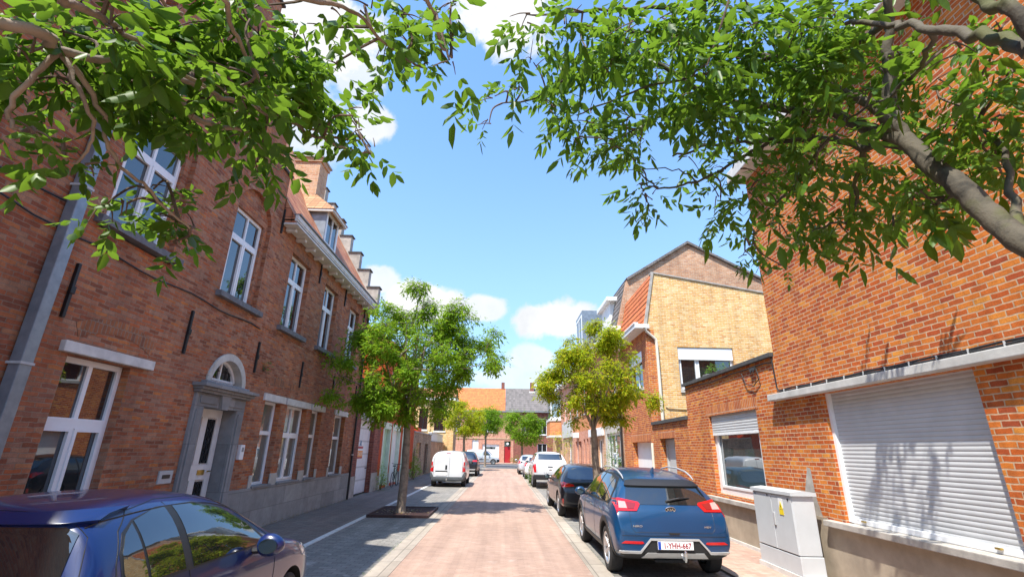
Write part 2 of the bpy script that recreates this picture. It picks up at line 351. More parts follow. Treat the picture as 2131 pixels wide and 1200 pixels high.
M['banner_red'] = plain('banner_red', (.45,.03,.06), .5, .08, 4)
M['banner_orange'] = plain('banner_orange', (.85,.30,.03), .5, .08, 4)
M['banner_blue'] = plain('banner_blue', (.10,.25,.42), .5, .08, 4)
# bark and leaves
def bark(name, a, b2, moss=None):
    t = NT(name); o = t.obj(); n = t.noise(o, 7, 6, .65, .4); n2 = t.noise(o, 45, 4)
    c = t.ramp(n.outputs[0], [(.28, a), (.5, b2), (.72, tuple(x*1.25 for x in b2))])
    if moss:
        m = t.noise(o, 3.1, 3); c = t.mix(t.ramp(m.outputs[0], [(.5, (0,0,0)), (.62, (.75,.75,.75))]), c, moss)
    s = t.bsdf(c, .9); t.bump(t.math('ADD', n.outputs[0], t.math('MULTIPLY', n2.outputs[0], .4)), .8, .012, s); return t.done(s)
M['bark'] = bark('ash_bark', (.10,.075,.055), (.25,.195,.145))
M['bark_moss'] = bark('mossy_bark', (.02,.017,.013), (.088,.074,.052), (.075,.082,.016))
M['twig'] = bark('twig_bark', (.055,.035,.025), (.12,.08,.055))
def leaf(name, cols, trans, tmix=.45, rough=.42, spec=.35):
    t = NT(name); g = t.n('ShaderNodeNewGeometry'); k = len(cols)
    c = t.ramp(g.outputs['Random Per Island'], [((i+.5)/k, x) for i, x in enumerate(cols)])
    ob = t.obj(); vn = t.noise(ob, 38, 3, .6); c = t.mix(.55, c, t.ramp(vn.outputs[0], [(.32, (.62, .66, .55)), (.66, (1.2, 1.15, 1.05))]), 'MULTIPLY')
    s = t.bsdf(c, rough); s.inputs['Specular IOR Level'].default_value = spec
    tr = t.n('ShaderNodeBsdfTranslucent'); tc = t.mix(.55, c, trans, 'MIX'); t.l(tc, tr.inputs[0])
    m = t.n('ShaderNodeMixShader'); m.inputs[0].default_value = tmix; t.l(s.outputs[0], m.inputs[1]); t.l(tr.outputs[0], m.inputs[2]); return t.done(m)
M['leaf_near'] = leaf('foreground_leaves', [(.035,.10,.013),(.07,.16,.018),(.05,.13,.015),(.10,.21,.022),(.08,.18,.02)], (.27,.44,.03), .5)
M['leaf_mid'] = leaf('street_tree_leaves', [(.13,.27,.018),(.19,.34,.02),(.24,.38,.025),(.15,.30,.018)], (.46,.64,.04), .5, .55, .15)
M['leaf_turning'] = leaf('turning_leaves', [(.24,.38,.015),(.32,.42,.018),(.44,.42,.02),(.21,.37,.015),(.55,.38,.02),(.30,.42,.018)], (.60,.66,.03), .52, .55, .12)
M['leaf_plant'] = leaf('shrub_leaves', [(.05,.14,.02),(.10,.23,.03),(.15,.28,.04)], (.24,.42,.04))
M['dry'] = leaf('dry_litter', [(.30,.22,.10),(.22,.16,.08),(.36,.30,.14)], (.3,.22,.1), .15)
# ---------------------------------------------------------------- sun, sky with its clouds
SUN = Vector((-.31, -.45, 1)).normalized()      # direction towards the sun
EL = math.asin(SUN.z); AZ = math.atan2(SUN.x, SUN.y)
sl = bpy.data.lights.new('sun', 'SUN'); sl.energy = 5.0; sl.angle = R(.55); sl.color = (1, .95, .86)
so = bpy.data.objects.new('sun', sl); COL.objects.link(so); so.rotation_euler = SUN.to_track_quat('Z', 'Y').to_euler(); so.location = (0, -5, 30)
W = bpy.data.worlds.new('World'); SC.world = W; W.use_nodes = True
def world():
    t = W.node_tree; t.nodes.clear()
    s = NT.__new__(NT); s.t = t; s.out = s.n('ShaderNodeOutputWorld')
    sky = s.n('ShaderNodeTexSky'); sky.sky_type = 'NISHITA'; sky.sun_disc = False; sky.sun_elevation = EL; sky.sun_rotation = AZ
    sky.air_density = 1.0; sky.dust_density = .6; sky.ozone_density = 2.0
    d = s.n('ShaderNodeTexCoord').outputs['Generated']
    nv = s.n('ShaderNodeVectorMath', operation='NORMALIZE'); s.l(d, nv.inputs[0]); d = nv.outputs[0]
    n1 = s.noise(d, 6, 10, .66, .25); n2 = s.noise(d, 2.2, 6, .6, .2)
    wob = s.math('SUBTRACT', n1.outputs[0], .5); big = s.math('SUBTRACT', n2.outputs[0], .5)
    total = None
    # (photo pixel, half width, half height in radians, density)
    for u, v, a, b2, k in ((1040,25,.11,.10,1), (640,50,.14,.10,1), (745,150,.06,.05,.75), (772,258,.045,.038,.9), (870,625,.10,.05,1), (1005,640,.05,.03,.9), (1165,668,.09,.042,1),
                           (1110,745,.055,.03,.75), (1085,785,.12,.025,.65), (790,585,.05,.035,.8), (450,150,.2,.16,.8)):
        c = ray(u, v).normalized(); e1 = c.cross(Vector((0, 0, 1))).normalized(); e2 = e1.cross(c)
        sb = s.n('ShaderNodeVectorMath', operation='SUBTRACT'); s.l(d, sb.inputs[0]); sb.inputs[1].default_value = c
        dd = []
        for e, r in ((e1, a), (e2, b2)):
            dt = s.n('ShaderNodeVectorMath', operation='DOT_PRODUCT'); s.l(sb.outputs[0], dt.inputs[0]); dt.inputs[1].default_value = e/r
            dd.append(s.math('POWER', s.math('ABSOLUTE', dt.outputs['Value']), 2))
        ln = s.n('ShaderNodeVectorMath', operation='LENGTH'); s.l(sb.outputs[0], ln.inputs[0])
        r = s.math('SQRT', s.math('ADD', dd[0], dd[1]))
        r = s.math('ADD', r, s.math('MULTIPLY', s.math('GREATER_THAN', ln.outputs['Value'], .8), 9))
        f = s.math('ADD', r, s.math('MULTIPLY', wob, 2.3))
        mr = s.n('ShaderNodeMapRange', interpolation_type='SMOOTHSTEP'); s.l(f, mr.inputs[0]); mr.inputs[1].default_value = 1.06; mr.inputs[2].default_value = .7; mr.inputs[3].default_value = 0; mr.inputs[4].default_value = k
        total = mr.outputs[0] if total is None else s.math('MAXIMUM', total, mr.outputs[0])
    # unseen thin cloud added behind the camera, for ambient light and reflections
    sp = s.n('ShaderNodeSeparateXYZ'); s.l(d, sp.inputs[0])
    back = s.n('ShaderNodeMapRange'); s.l(sp.outputs[1], back.inputs[0]); back.inputs[1].default_value = .1; back.inputs[2].default_value = -.3; back.inputs[3].default_value = 0; back.inputs[4].default_value = 1
    added_veil = s.n('ShaderNodeMapRange', interpolation_type='SMOOTHSTEP'); s.l(s.math('ADD', big, s.math('MULTIPLY', wob, .5)), added_veil.inputs[0]); added_veil.inputs[1].default_value = -.02; added_veil.inputs[2].default_value = .18; added_veil.inputs[3].default_value = 0; added_veil.inputs[4].default_value = .35
    total = s.math('MAXIMUM', total, s.math('MULTIPLY', added_veil.outputs[0], back.outputs[0]))
    shade = s.ramp(n1.outputs[0], [(.35, CLOUD_LO), (.62, CLOUD_HI)])
    skyc = s.mix(1.0, sky.outputs[0], SKY_TINT, 'MULTIPLY')
    # milky air low over the roofs
    hz = s.n('ShaderNodeMapRange', interpolation_type='SMOOTHSTEP'); s.l(sp.outputs[2], hz.inputs[0]); hz.inputs[1].default_value = .75; hz.inputs[2].default_value = 0.0; hz.inputs[3].default_value = 0; hz.inputs[4].default_value = SKY_MILK
    skyc = s.mix(hz.outputs[0], skyc, SKY_MILK_COL)
    colr = s.mix(total, skyc, shade)
    bg = s.n('ShaderNodeBackground', i_Strength=.15); s.l(colr, bg.inputs[0]); s.l(bg.outputs[0], s.out.inputs[0])
SKY_TINT = (1.15, 1.42, 1.6); CLOUD_LO = (3.5, 3.6, 3.75); CLOUD_HI = (4.4, 4.4, 4.4); SKY_MILK = .6; SKY_MILK_COL = (1.75, 2.5, 3.3)
world()
SC.view_settings.view_transform = 'Standard'; SC.view_settings.look = 'None'; SC.view_settings.exposure = .8; SC.view_settings.gamma = 1
SC.cycles.max_bounces = 8; SC.cycles.use_denoising = True
class Fr:
    """facade frame: u along the wall, z up, d depth into the wall"""
    def __init__(s, o, U, N): s.o = Vector(o); s.U = Vector(U); s.N = Vector(N)
    def P(s, u, z, d=0): return s.o+s.U*u+Vector((0, 0, z))-s.N*d
    def box(s, mb, u0, u1, z0, z1, d0, d1, bev=0):
        a = s.P(u0, z0, d0); b = s.P(u1, z1, d1); return mb.box(a.x, b.x, a.y, b.y, a.z, b.z, bev)
    def prism(s, mb, poly, d0, d1):
        return mb.prism([s.P(u, z, d0) for u, z in poly], -s.N*(d1-d0))
    def wall(s, mb, rects, holes, th=.25, d0=0, closed=True):
        us = sorted({round(x, 4) for r in rects+holes for x in r[:2]}); zs = sorted({round(x, 4) for r in rects+holes for x in r[2:4]})
        def sol(i, j):
            if i < 0 or j < 0 or i >= len(us)-1 or j >= len(zs)-1: return False
            u = (us[i]+us[i+1])/2; z = (zs[j]+zs[j+1])/2
            return any(r[0] < u < r[1] and r[2] < z < r[3] for r in rects) and not any(r[0] < u < r[1] and r[2] < z < r[3] for r in holes)
        flip = s.U.cross(Vector((0, 0, 1))).dot(s.N) < 0
        def q(a, b, c, d):
            vs = [a, b, c, d]; mb.add(vs, [(0, 3, 2, 1)] if flip else [(0, 1, 2, 3)])
        d1 = d0+th
        for i in range(len(us)-1):
            for j in range(len(zs)-1):
                if not sol(i, j): continue
                a, b, c, e = us[i], us[i+1], zs[j], zs[j+1]
                q(s.P(a, c, d0), s.P(b, c, d0), s.P(b, e, d0), s.P(a, e, d0))
                q(s.P(b, c, d1), s.P(a, c, d1), s.P(a, e, d1), s.P(b, e, d1))
                if not sol(i-1, j): q(s.P(a, c, d1), s.P(a, c, d0), s.P(a, e, d0), s.P(a, e, d1))
                if not sol(i+1, j): q(s.P(b, c, d0), s.P(b, c, d1), s.P(b, e, d1), s.P(b, e, d0))
                if not sol(i, j-1): q(s.P(a, c, d1), s.P(b, c, d1), s.P(b, c, d0), s.P(a, c, d0))
                if not sol(i, j+1): q(s.P(a, e, d0), s.P(b, e, d0), s.P(b, e, d1), s.P(a, e, d1))
        return mb
def window(fr, u0, u1, z0, z1, parent, d=.13, mull=(), trans=(), fw=.06, mw=.05, frame='pvc', pane='pane', sashes=(), sill=None, label=None, name='window', reveal=.25):
    """frame (the part) with its pane and sill as sub-parts; sashes: extra inner frames (u0,u1,z0,z1)"""
    m = MB(); t = .07
    fr.box(m, u0, u0+fw, z0, z1, d, d+t, .008); fr.box(m, u1-fw, u1, z0, z1, d, d+t, .008)
    fr.box(m, u0+fw, u1-fw, z0, z0+fw, d+.002, d+t-.002); fr.box(m, u0+fw, u1-fw, z1-fw, z1, d+.002, d+t-.002)
    for x in mull:
        uu, za, zb = x if isinstance(x, tuple) else (x, z0+fw, z1-fw)
        fr.box(m, uu-mw/2, uu+mw/2, za, zb, d+.004, d+t-.004)
    for x in trans:
        zz, h = x if isinstance(x, tuple) else (x, mw)
        fr.box(m, u0+fw, u1-fw, zz-h/2, zz+h/2, d-.006, d+t-.006, .006)
    for a, b, c, e in sashes:
        w = .045
        fr.box(m, a, a+w, c, e, d-.014, d+.03); fr.box(m, b-w, b, c, e, d-.014, d+.03); fr.box(m, a+w, b-w, c, c+w, d-.012, d+.03); fr.box(m, a+w, b-w, e-w, e, d-.012, d+.03)
    o = m.build(name, M[frame], parent)
    if label: o['label'] = label
    p = MB(); fr.box(p, u0+fw*.5, u1-fw*.5, z0+fw*.5, z1-fw*.5, d+.035, d+.05); p.build('pane', M[pane], o)
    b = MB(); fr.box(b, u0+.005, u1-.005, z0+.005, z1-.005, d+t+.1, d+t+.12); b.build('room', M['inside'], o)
    if sill:
        s = MB(); fr.box(s, u0-sill[0], u1+sill[0], z0-sill[1], z0+.006, -sill[2], d-.002, .006); s.build('sill', M[sill[3]], o)
    return o
LEFT = Fr((-5.6, 0, 0), (0, 1, 0), (1, 0, 0)); RIGHT = Fr((5.0, 0, 0), (0, 1, 0), (-1, 0, 0))
# ================================================================= ground, road and footpaths (z = 0 is the carriageway)
def sheet(name, x0, x1, y0, y1, z, mat, nx=1, ny=1):
    m = MB(); m.add([(x0,y0,z),(x1,y0,z),(x1,y1,z),(x0,y1,z)], [(0,1,2,3)]); return tag(m.build(name, M[mat]), kind='structure')
sheet('ground', -400, 400, -400, 600, -.02, 'earth')
def slab(name, x0, x1, y0, y1, z0, z1, mat):
    m = MB(); m.box(x0, x1, y0, y1, z0, z1); return tag(m.build(name, M[mat]), kind='structure')
slab('road', -1.65, 1.43, -14, 51, -.1, 0, 'road')
slab('kerb_strip_left', -2.0, -1.65, -14, 51, -.1, .006, 'strip'); slab('kerb_strip_right', 1.43, 1.74, -14, 51, -.1, .006, 'strip')
slab('parking_bay_left', -3.66, -2.0, -14, 51, -.1, -.002, 'bay'); slab('parking_bay_right', 1.74, 3.6, -14, 51, -.1, -.002, 'bay')
slab('kerb_line_left', -3.79, -3.66, -14, 51, -.1, .012, 'line')
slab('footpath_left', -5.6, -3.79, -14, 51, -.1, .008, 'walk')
slab('kerb_line_right', 3.6, 3.72, -14, 51, -.1, .03, 'strip'); slab('footpath_right', 3.72, 5.0, -14, 51, -.1, .028, 'walk_clay')
slab('cross_street', -60, 60, 51, 66.5, -.1, .004, 'asphalt')
slab('far_footpath', -60, 60, 66.5, 70, -.1, .10, 'walk_clay')
# ================================================================= LEFT: brick town house with stepped gable
H = thing('brick_townhouse', 'dark red brick town house with stepped gables, stone doorway and square zinc downpipe', 'house', (-5.6, 5.6, 0))
gr = [(5.6,10.7,0,8.3)]
for k, (hw, z) in enumerate(((2.55,8.3),(2.06,9.2),(1.57,10.1),(1.08,11.0),(.66,11.9),(.3,12.6))): gr.append((8.15-hw, 8.15+hw, 0, z))
W1 = (6.13,7.22,.95,2.86); DOOR = (9.0,10.4,.0,2.56); FAN = (9.2,10.32,2.93,3.42)
GW = [(11.5,12.35,.93,2.8),(12.72,14.02,.93,2.8),(14.4,15.2,.93,2.8),(16.4,17.5,.93,2.8)]
UP = [(11.55,12.78,4.6,6.6),(14.0,15.17,4.6,6.6),(16.5,17.6,4.6,6.6)]
UG = [(6.12,7.3,4.75,6.6),(9.02,10.16,4.64,6.6)]
REC = [(5.98,7.44,4.6,7.2),(8.88,10.3,4.6,7.2)]
ARC = 7.2
w = MB(); LEFT.wall(w, gr+[(10.7,18.7,0,7.1)], [W1,DOOR,FAN]+GW+UP+REC, .22)
def arch_fill(fr, mb, u0, u1, z0, rise, ztop, d0, d1, n=14):
    """brickwork left over between a rectangular hole's top corners and an arch"""
    uc = (u0+u1)/2; hw = (u1-u0)/2
    for sgn in (-1, 1):
        pts = [(uc+sgn*hw, ztop)]+[(uc+sgn*hw*math.cos(a), z0+rise*math.sin(a)) for a in [PI/2*i/n for i in range(n+1)]]
        pts.append((uc, ztop))
        # drop duplicate point
        q = []
        for p in pts:
            if not q or (abs(p[0]-q[-1][0])+abs(p[1]-q[-1][1])) > 1e-4: q.append(p)
        fr.prism(mb, q, d0, d1)
for a, b, c, e in REC: arch_fill(LEFT, w, a, b, 6.55, .64, 7.2, 0, .2)
arch_fill(LEFT, w, 9.2, 10.32, 3.0, .42, 3.42, .004, .2)
# back wall of the two blind arches, with the window openings
for r, h in zip(REC, UG): LEFT.wall(w, [(r[0]-.05, r[1]+.05, r[2]-.05, r[3]+.1)], [h], .16, .09)
w.build('wall', M['brick_old'], H)
g = MB()
for k, (hw, z) in enumerate(((2.55,8.3),(2.06,9.2),(1.57,10.1),(1.08,11.0),(.66,11.9),(.3,12.6))):
    nx = (2.06,1.57,1.08,.66,.3,0)[k]
    for sg in (-1, 1):
        if k == 5:
            if sg > 0: LEFT.box(g, 8.15-.36, 8.15+.36, z, z+.07, -.06, .3)
        else: LEFT.box(g, 8.15+sg*(nx-.0), 8.15+sg*(hw+.06), z, z+.06, -.06, .3)
        if g.v: g.build('coping_stone', M['tar'], H)
        g = MB()
# body of the house behind the facade (side walls and rear)
b = MB(); b.box(-11.5,-5.84,5.62,18.66,0,7.0); b.build('rear_wall', M['brick_dark'], H)
for a, c in ((5.75,8.83),(10.56,18.7)): p = MB(); LEFT.box(p, a, c, 0, .9, -.035, .0, .004); p.build('plinth', M['plinth'], H)
# stone blocks between the ground floor sills
for a, c in ((11.36,11.5),(12.35,12.72),(14.02,14.4),(15.2,15.36),(16.26,16.4),(17.5,17.72)): s = MB(); LEFT.box(s, a, c, .9, 1.16, -.02, .02, .004); s.build('sill_block', M['stone_light'], H)
for (a, c, z0, z1), nm in zip(GW, 'ABCD'):
    if c-a > 1.2: o = window(LEFT, a, c, z0, z1, H, .14, mull=(((a+c)/2, z0+.06, z1-.06),), trans=((2.08,.09),), pane='net', sashes=((a+.05,(a+c)/2-.01,z0+.05,2.04),((a+c)/2+.01,c-.05,z0+.05,2.04)))
    else: o = window(LEFT, a, c, z0, z1, H, .14, trans=((2.08,.09),), pane='net')
    m = MB(); LEFT.box(m, a-.12, c+.14, z1-.004, z1+.16, -.05, .12, .008); m.build('lintel', M['stone_white'], o)
    m = MB(); LEFT.box(m, a-.02, c+.02, z0-.05, z0+.004, -.06, .137); m.build('sill', M['bluestone'], o)
for (a, c, z0, z1) in UP:
    o = window(LEFT, a, c, z0, z1, H, .13, mull=((a+c)/2,), trans=((z0+1.33,.1),), fw=.07, sashes=((a+.06,(a+c)/2-.01,z0+.06,z0+1.29),((a+c)/2+.01,c-.06,z0+.06,z0+1.29)), sill=(.16,.11,.12,'stone_sill'))
for (a, c, z0, z1) in UG:
    o = window(LEFT, a, c, z0, z1, H, .15, mull=((a+c)/2,), trans=((z0+1.33,.1),), fw=.07, sashes=((a+.06,(a+c)/2-.01,z0+.06,z0+1.29),((a+c)/2+.01,c-.06,z0+.06,z0+1.29)))
    m = MB(); LEFT.box(m, a-.25, c+.28, z0-.12, z0-.01, -.12, .16, .006); m.build('sill', M['stone_sill'], o)
a, c, z0, z1 = W1
o = window(LEFT, a, c, z0, z1, H, .12, mull=(((a+c)/2, 2.06, z1-.06), ((a+c)/2, z0+.06, 1.98)), trans=((2.03,.13),), fw=.075, mw=.07, sashes=((a+.07,(a+c)/2-.02,z0+.07,1.97),((a+c)/2+.02,c-.07,z0+.07,1.97)), label='large white window with a wide transom beside the downpipe')
m = MB(); LEFT.box(m, 5.98, 7.6, 2.88, 3.02, -.07, .12, .01); m.build('lintel', M['stone_white'], o)
def arch_band(fr, mb, uc, z0, w0, rise, th, d0, d1, n=22, half=True):
    pts = []; out = []
    R0 = (w0*w0+rise*rise)/(2*rise); a0 = math.asin(min(1, w0/R0)); zc = z0+rise-R0
    for i in range(n+1):
        a = -a0+2*a0*i/n
        pts.append((uc+R0*math.sin(a), zc+R0*math.cos(a))); out.append((uc+(R0+th)*math.sin(a), zc+(R0+th)*math.cos(a)))
    for i in range(n): fr.prism(mb, [pts[i], pts[i+1], out[i+1], out[i]], d0, d1)
m = MB(); arch_band(LEFT, m, 6.85, 3.1, .66, .16, .2, -.006, .05); m.build('relieving_arch', M['brick_arch'], H)
m = MB(); arch_band(LEFT, m, 13.35, 3.12, .6, .12, .2, -.006, .05); m.build('relieving_arch', M['brick_arch'], H)
m = MB(); arch_band(LEFT, m, 11.9, 3.1, .45, .1, .2, -.006, .05); m.build('relieving_arch', M['brick_arch'], H)
for (a, c, z0, z1) in UP: 
    m = MB(); LEFT.box(m, a-.02, c+.02, z1-.004, z1+.2, -.004, .05); m.build('lintel', M['brick_arch'], H)
# doorway in blue limestone
m = MB()
for a, c in ((8.83,9.12),(10.26,10.55)):
    LEFT.box(m, a, c, 0, 2.46, -.06, .3, .012); LEFT.box(m, a+.05, c-.05, .05, 2.4, -.085, -.06, .01)
    LEFT.box(m, a-.03, c+.03, 0, .35, -.1, .1, .01)
LEFT.box(m, 8.83, 10.55, 2.46, 2.7, -.06, .3, .012); LEFT.box(m, 8.95, 9.5, 2.52, 2.66, -.08, -.06, .006); LEFT.box(m, 9.9, 10.43, 2.52, 2.66, -.08, -.06, .006)
LEFT.prism(m, [(9.6,2.44),(9.8,2.44),(9.87,2.7),(9.53,2.7)], -.12, .0)
for z0, z1, e in ((2.7,2.75,.07),(2.75,2.8,.13),(2.8,2.86,.2)): LEFT.box(m, 8.83-e*.6, 10.55+e*.6, z0, z1, -.06-e, .02, .008)
LEFT.box(m, 8.95, 10.5, 2.86, 2.93, -.12, .05, .02)
door_st = m.build('door_surround', M['bluestone'], H)
m = MB(); LEFT.box(m, 9.12, 10.26, 0, .16, -.02, .35); m.build('doorstep', M['bluestone'], H)
m = MB(); LEFT.box(m, 9.12, 10.26, .16, 2.46, .24, .29); 
for z0, z1 in ((.16,.3),(1.15,1.42),(2.3,2.46)): LEFT.box(m, 9.14, 10.24, z0, z1, .215, .24, .006)
for a, c in ((9.14,9.28),(9.6,9.78),(10.08,10.24)): LEFT.box(m, a, c, .3, 1.15, .216, .24, .006); LEFT.box(m, a, c, 1.42, 2.3, .216, .24, .006)
dr = m.build('door', M['door_white'], H)
m = MB()
for a, c in ((9.28,9.6),(9.78,10.08)):
    for z0, z1 in ((.3,1.15),(1.42,2.3)): LEFT.box(m, a+.02, c-.02, z0+.03, z1-.03, .228, .238)
m.build('door_glass', M['pane'], dr)
m = MB()
for a, c in ((9.28,9.6),(9.78,10.08)):
    for z0, z1 in ((.33,1.12),(1.45,2.27)):
        uc = (a+c)/2; n = 4
        for i in range(n):
            z = z0+(z1-z0)*(i+.5)/n; rr = .075
            pts = [LEFT.P(uc+rr*math.cos(t)*(.9), z+rr*1.1*math.sin(t), .218) for t in [2*PI*k/12 for k in range(13)]]; m.tube(pts, .009, 5)
        for uu in (a+.05, uc, c-.05): m.tube([LEFT.P(uu, z0, .218), LEFT.P(uu, z1, .218)], .008, 5)
m.build('iron_grille', M['ironwork'], dr)
m = MB(); LEFT.box(m, 9.78, 10.0, 1.24, 1.33, .2, .215, .004); LEFT.box(m, 9.8, 9.98, 1.27, 1.30, .195, .2); m.build('letter_flap', M['brass'], dr)
m = MB(); m.tube([LEFT.P(10.12,1.3,.215), LEFT.P(10.12,1.3,.16), LEFT.P(10.0,1.3,.15)], .012, 8); m.build('handle', M['brass'], dr)
# fanlight
o = window(LEFT, 9.22, 10.3, 2.94, 3.44, H, .15, mull=((9.76),), trans=(3.02,), fw=.05, mw=.045, name='fanlight')
m = MB(); arch_band(LEFT, m, 9.76, 3.0, .49, .36, .08, .13, .2); m.build('arch_frame', M['pvc'], o)
m = MB()
for uu in (9.5, 10.0, 10.14): LEFT.box(m, uu-.008, uu+.008, 3.02, 3.4, .165, .175)
LEFT.box(m, 9.26, 10.26, 3.2, 3.215, .165, .176); m.build('glazing_bar', M['ironwork'], o)
m = MB(); arch_band(LEFT, m, 9.76, 3.0, .55, .41, .14, -.03, .16)
for sg in (9.07, 10.31): LEFT.box(m, sg, sg+.14, 2.86, 3.03, -.028, .16)
m.build('fanlight_surround', M['stone_light'], H)
# wall anchors
for u, z0, z1 in ((5.86,3.28,4.0),(8.25,3.28,4.05),(10.71,3.33,4.02),(13.2,3.3,4.0),(15.82,3.3,4.0),(18.3,3.3,4.0),(10.72,6.75,7.4),(13.44,6.4,6.98),(15.82,6.4,6.98),(18.2,6.4,6.98),(8.3,7.6,8.3)):
    m = MB(); LEFT.box(m, u-.022, u+.022, z0, z1, -.045, 0, .006); LEFT.box(m, u-.035, u+.035, (z0+z1)/2-.05, (z0+z1)/2+.05, -.06, -.03, .008); m.build('wall_anchor', M['ironwork'], H)
# cornice with brackets and gutter
m = MB(); LEFT.box(m, 10.72, 18.78, 7.1, 7.14, -.36, .3); LEFT.box(m, 10.72, 18.78, 7.14, 7.26, -.38, -.3, .01); LEFT.box(m, 10.72, 18.78, 7.02, 7.1, -.05, .1); LEFT.box(m, 10.72, 18.78, 7.0, 7.04, -.38, -.02)
cn = m.build('cornice', M['timber'], H)
for i in range(13):
    u = 10.95+i*.62; m = MB(); LEFT.box(m, u, u+.11, 6.91, 7.0, -.26, .0, .02); m.build('bracket', M['timber'], cn)
m = MB(); LEFT.box(m, 10.74, 18.78, 7.27, 7.3, -.42, -.24); m.build('gutter', M['lead'], cn)
# roof, step gable, dormer, chimney
SL = .75/.46
def rz(x): return 7.25+(-5.3-x)*SL
m = MB(); m.prism([(-5.3,10.72,7.2),(-9.4,10.72,rz(-9.4)),(-13,10.72,7.0),(-13,10.72,6.9),(-5.3,10.72,7.05)], (0,7.68,0)); rf = m.build('roof', M['tile_red'], H)
m = MB(); m.prism([(-5.86,8.5,8.0),(-9.4,8.5,13.2),(-9.4,8.5,12.9),(-5.86,8.5,7.7)], (0,2.3,0)); m.build('gable_roof', M['tile_red'], H)
m = MB(); x = -5.2
m2 = MB()
for i in range(8):
    z = 7.96+i*.755; x0 = -5.2-.463*(i+1)
    m.box(x0, -5.2-.463*i-.0, 18.4, 18.72, 6.9 if i == 0 else z-1.0, z)
    m2 = MB(); m2.box(x0-.04, -5.2-.463*i+.05, 18.36, 18.76, z, z+.05); m2.build('step_cap', M['tar'], H)
m.box(-9.4,-8.9,18.4,18.72,10,14.2); m.build('step_gable', M['concrete_old'], H)
m = MB(); m.box(-7.25,-6.42,14.05,14.75,8.6,11.1); m.box(-7.3,-6.37,14.0,14.8,10.98,11.12); ch = m.build('chimney', M['brick_tan'], H)
m = MB(); m.box(-7.35,-6.32,13.95,14.85,11.12,11.18); m.build('chimney_cap', M['concrete_old'], ch)
m = MB(); m.prism([(-5.72,13.55,7.75),(-7.2,13.55,8.9),(-5.72,13.55,8.9)], (0,.03,0)); dm = m.build('dormer', M['zinc'], H); m = MB(); m.prism([(-5.72,14.62,7.75),(-7.2,14.62,8.9),(-5.72,14.62,8.9)], (0,.03,0)); m.build('dormer_cheek', M['zinc'], dm)
FD = Fr((-5.72,0,0),(0,1,0),(1,0,0)); window(FD, 13.58, 14.62, 7.8, 8.9, dm, -.02, mull=(14.1,), fw=.09)
m = MB(); A = [(-5.45,13.4,8.88),(-5.45,14.8,8.88),(-7.4,14.8,8.88),(-7.4,13.4,8.88)]; B = [(-6.4,14.1,9.75),(-7.9,14.1,9.75)]
m.add(A+B, [(0,1,4),(1,2,5,4),(3,0,4,5),(0,3,2,1)]); m.build('dormer_roof', M['tile_dormer'], dm)
m = MB(); m.box(-7.3,-5.5,13.42,13.5,8.8,8.88); m.box(-7.3,-5.5,14.7,14.78,8.8,8.88); m.box(-5.55,-5.48,13.5,14.7,8.8,8.88); m.build('fascia', M['timber'], dm)
# downpipes
def downpipe(fr, u, z0, z1, w, parent, mat, dep=.1, clips=(2.2,), rnd=False):
    m = MB()
    if rnd: m.tube([fr.P(u, z0, -dep/2-.02), fr.P(u, z1, -dep/2-.02)], w/2, 12)
    else: fr.box(m, u-w/2, u+w/2, z0, z1, -dep-.02, -.02, .012)
    o = m.build('downpipe', M[mat], parent, smooth=rnd)
    for z in clips:
        m = MB()
        if rnd: m.tube([fr.P(u, z, -dep/2-.02), fr.P(u, z+.05, -dep/2-.02)], w/2+.008, 12)
        else: fr.box(m, u-w/2-.012, u+w/2+.012, z, z+.03, -dep-.03, 0)
        m.build('clip', M['clip'], o)
    return o
downpipe(LEFT, 5.49, 0, 9.5, .15, H, 'zinc', .14, (2.62,4.9,7.0))
downpipe(LEFT, 18.62, 0, 6.95, .075, H, 'cable', .08, (1.5,3.2,5.0), rnd=True)
tag(bpy.data.objects['downpipe'], 'square zinc downpipe')
m = MB(); LEFT.box(m, 8.38, 8.71, 1.17, 1.37, -.03, .0, .006); o = m.build('letterbox', M['clip'], H); m = MB(); LEFT.box(m, 8.45, 8.64, 1.25, 1.31, -.036, -.03); m.build('letter_slot', M['black'], o)
m = MB(); LEFT.box(m, 10.66, 10.82, 1.5, 1.8, -.08, .0, .012); o = m.build('intercom', M['pvc'], H); m = MB(); LEFT.box(m, 10.70, 10.78, 1.66, 1.75, -.084, -.08); m.build('speaker_grille', M['zinc'], o)
m = MB(); LEFT.box(m, 10.73, 18.6, 4.38, 4.43, -.012, .0); m.build('string_course', M['brick_dark'], H)
m = MB(); m.tube([LEFT.P(5.58+i*.42, 4.3+.03*math.sin(i*1.3), -.02) for i in range(13)], .012, 6); m.build('cable', M['cable'], H)
# neighbour nearest the camera
N = thing('neighbour_house', 'plain dark brick house wall left of the zinc downpipe, mostly behind leaves', 'house', (-5.6, 0, 0))
m = MB(); LEFT.wall(m, [(-6,5.58,0,10.5)], [(1.5,2.6,1,2.9)], .22); m.box(-11,-5.84,-6,5.56,0,10.3); m.build('wall', M['brick_dark'], N)
window(LEFT, 1.5, 2.6, 1, 2.9, N, .13, mull=(2.05,))
m = MB(); m.tube([LEFT.P(y, 4.62+.16*(y-4.2)**2*.2, -.03) for y in (2.5,3.0,3.5,4.0,4.5,5.0,5.4)], .014, 6); m.tube([LEFT.P(y, 4.4+.09*math.sin(y*2.1), -.03) for y in (2.5,3.1,3.6,4.1,4.6,5.1,5.4)], .012, 6); m.build('cable', M['cable'], N)
m = MB(); m.prism([(-5.3,-6,10.5),(-8.4,-6,13),(-11.2,-6,10.5)], (0,11.5,0)); m.build('roof', M['tile_red'], N)
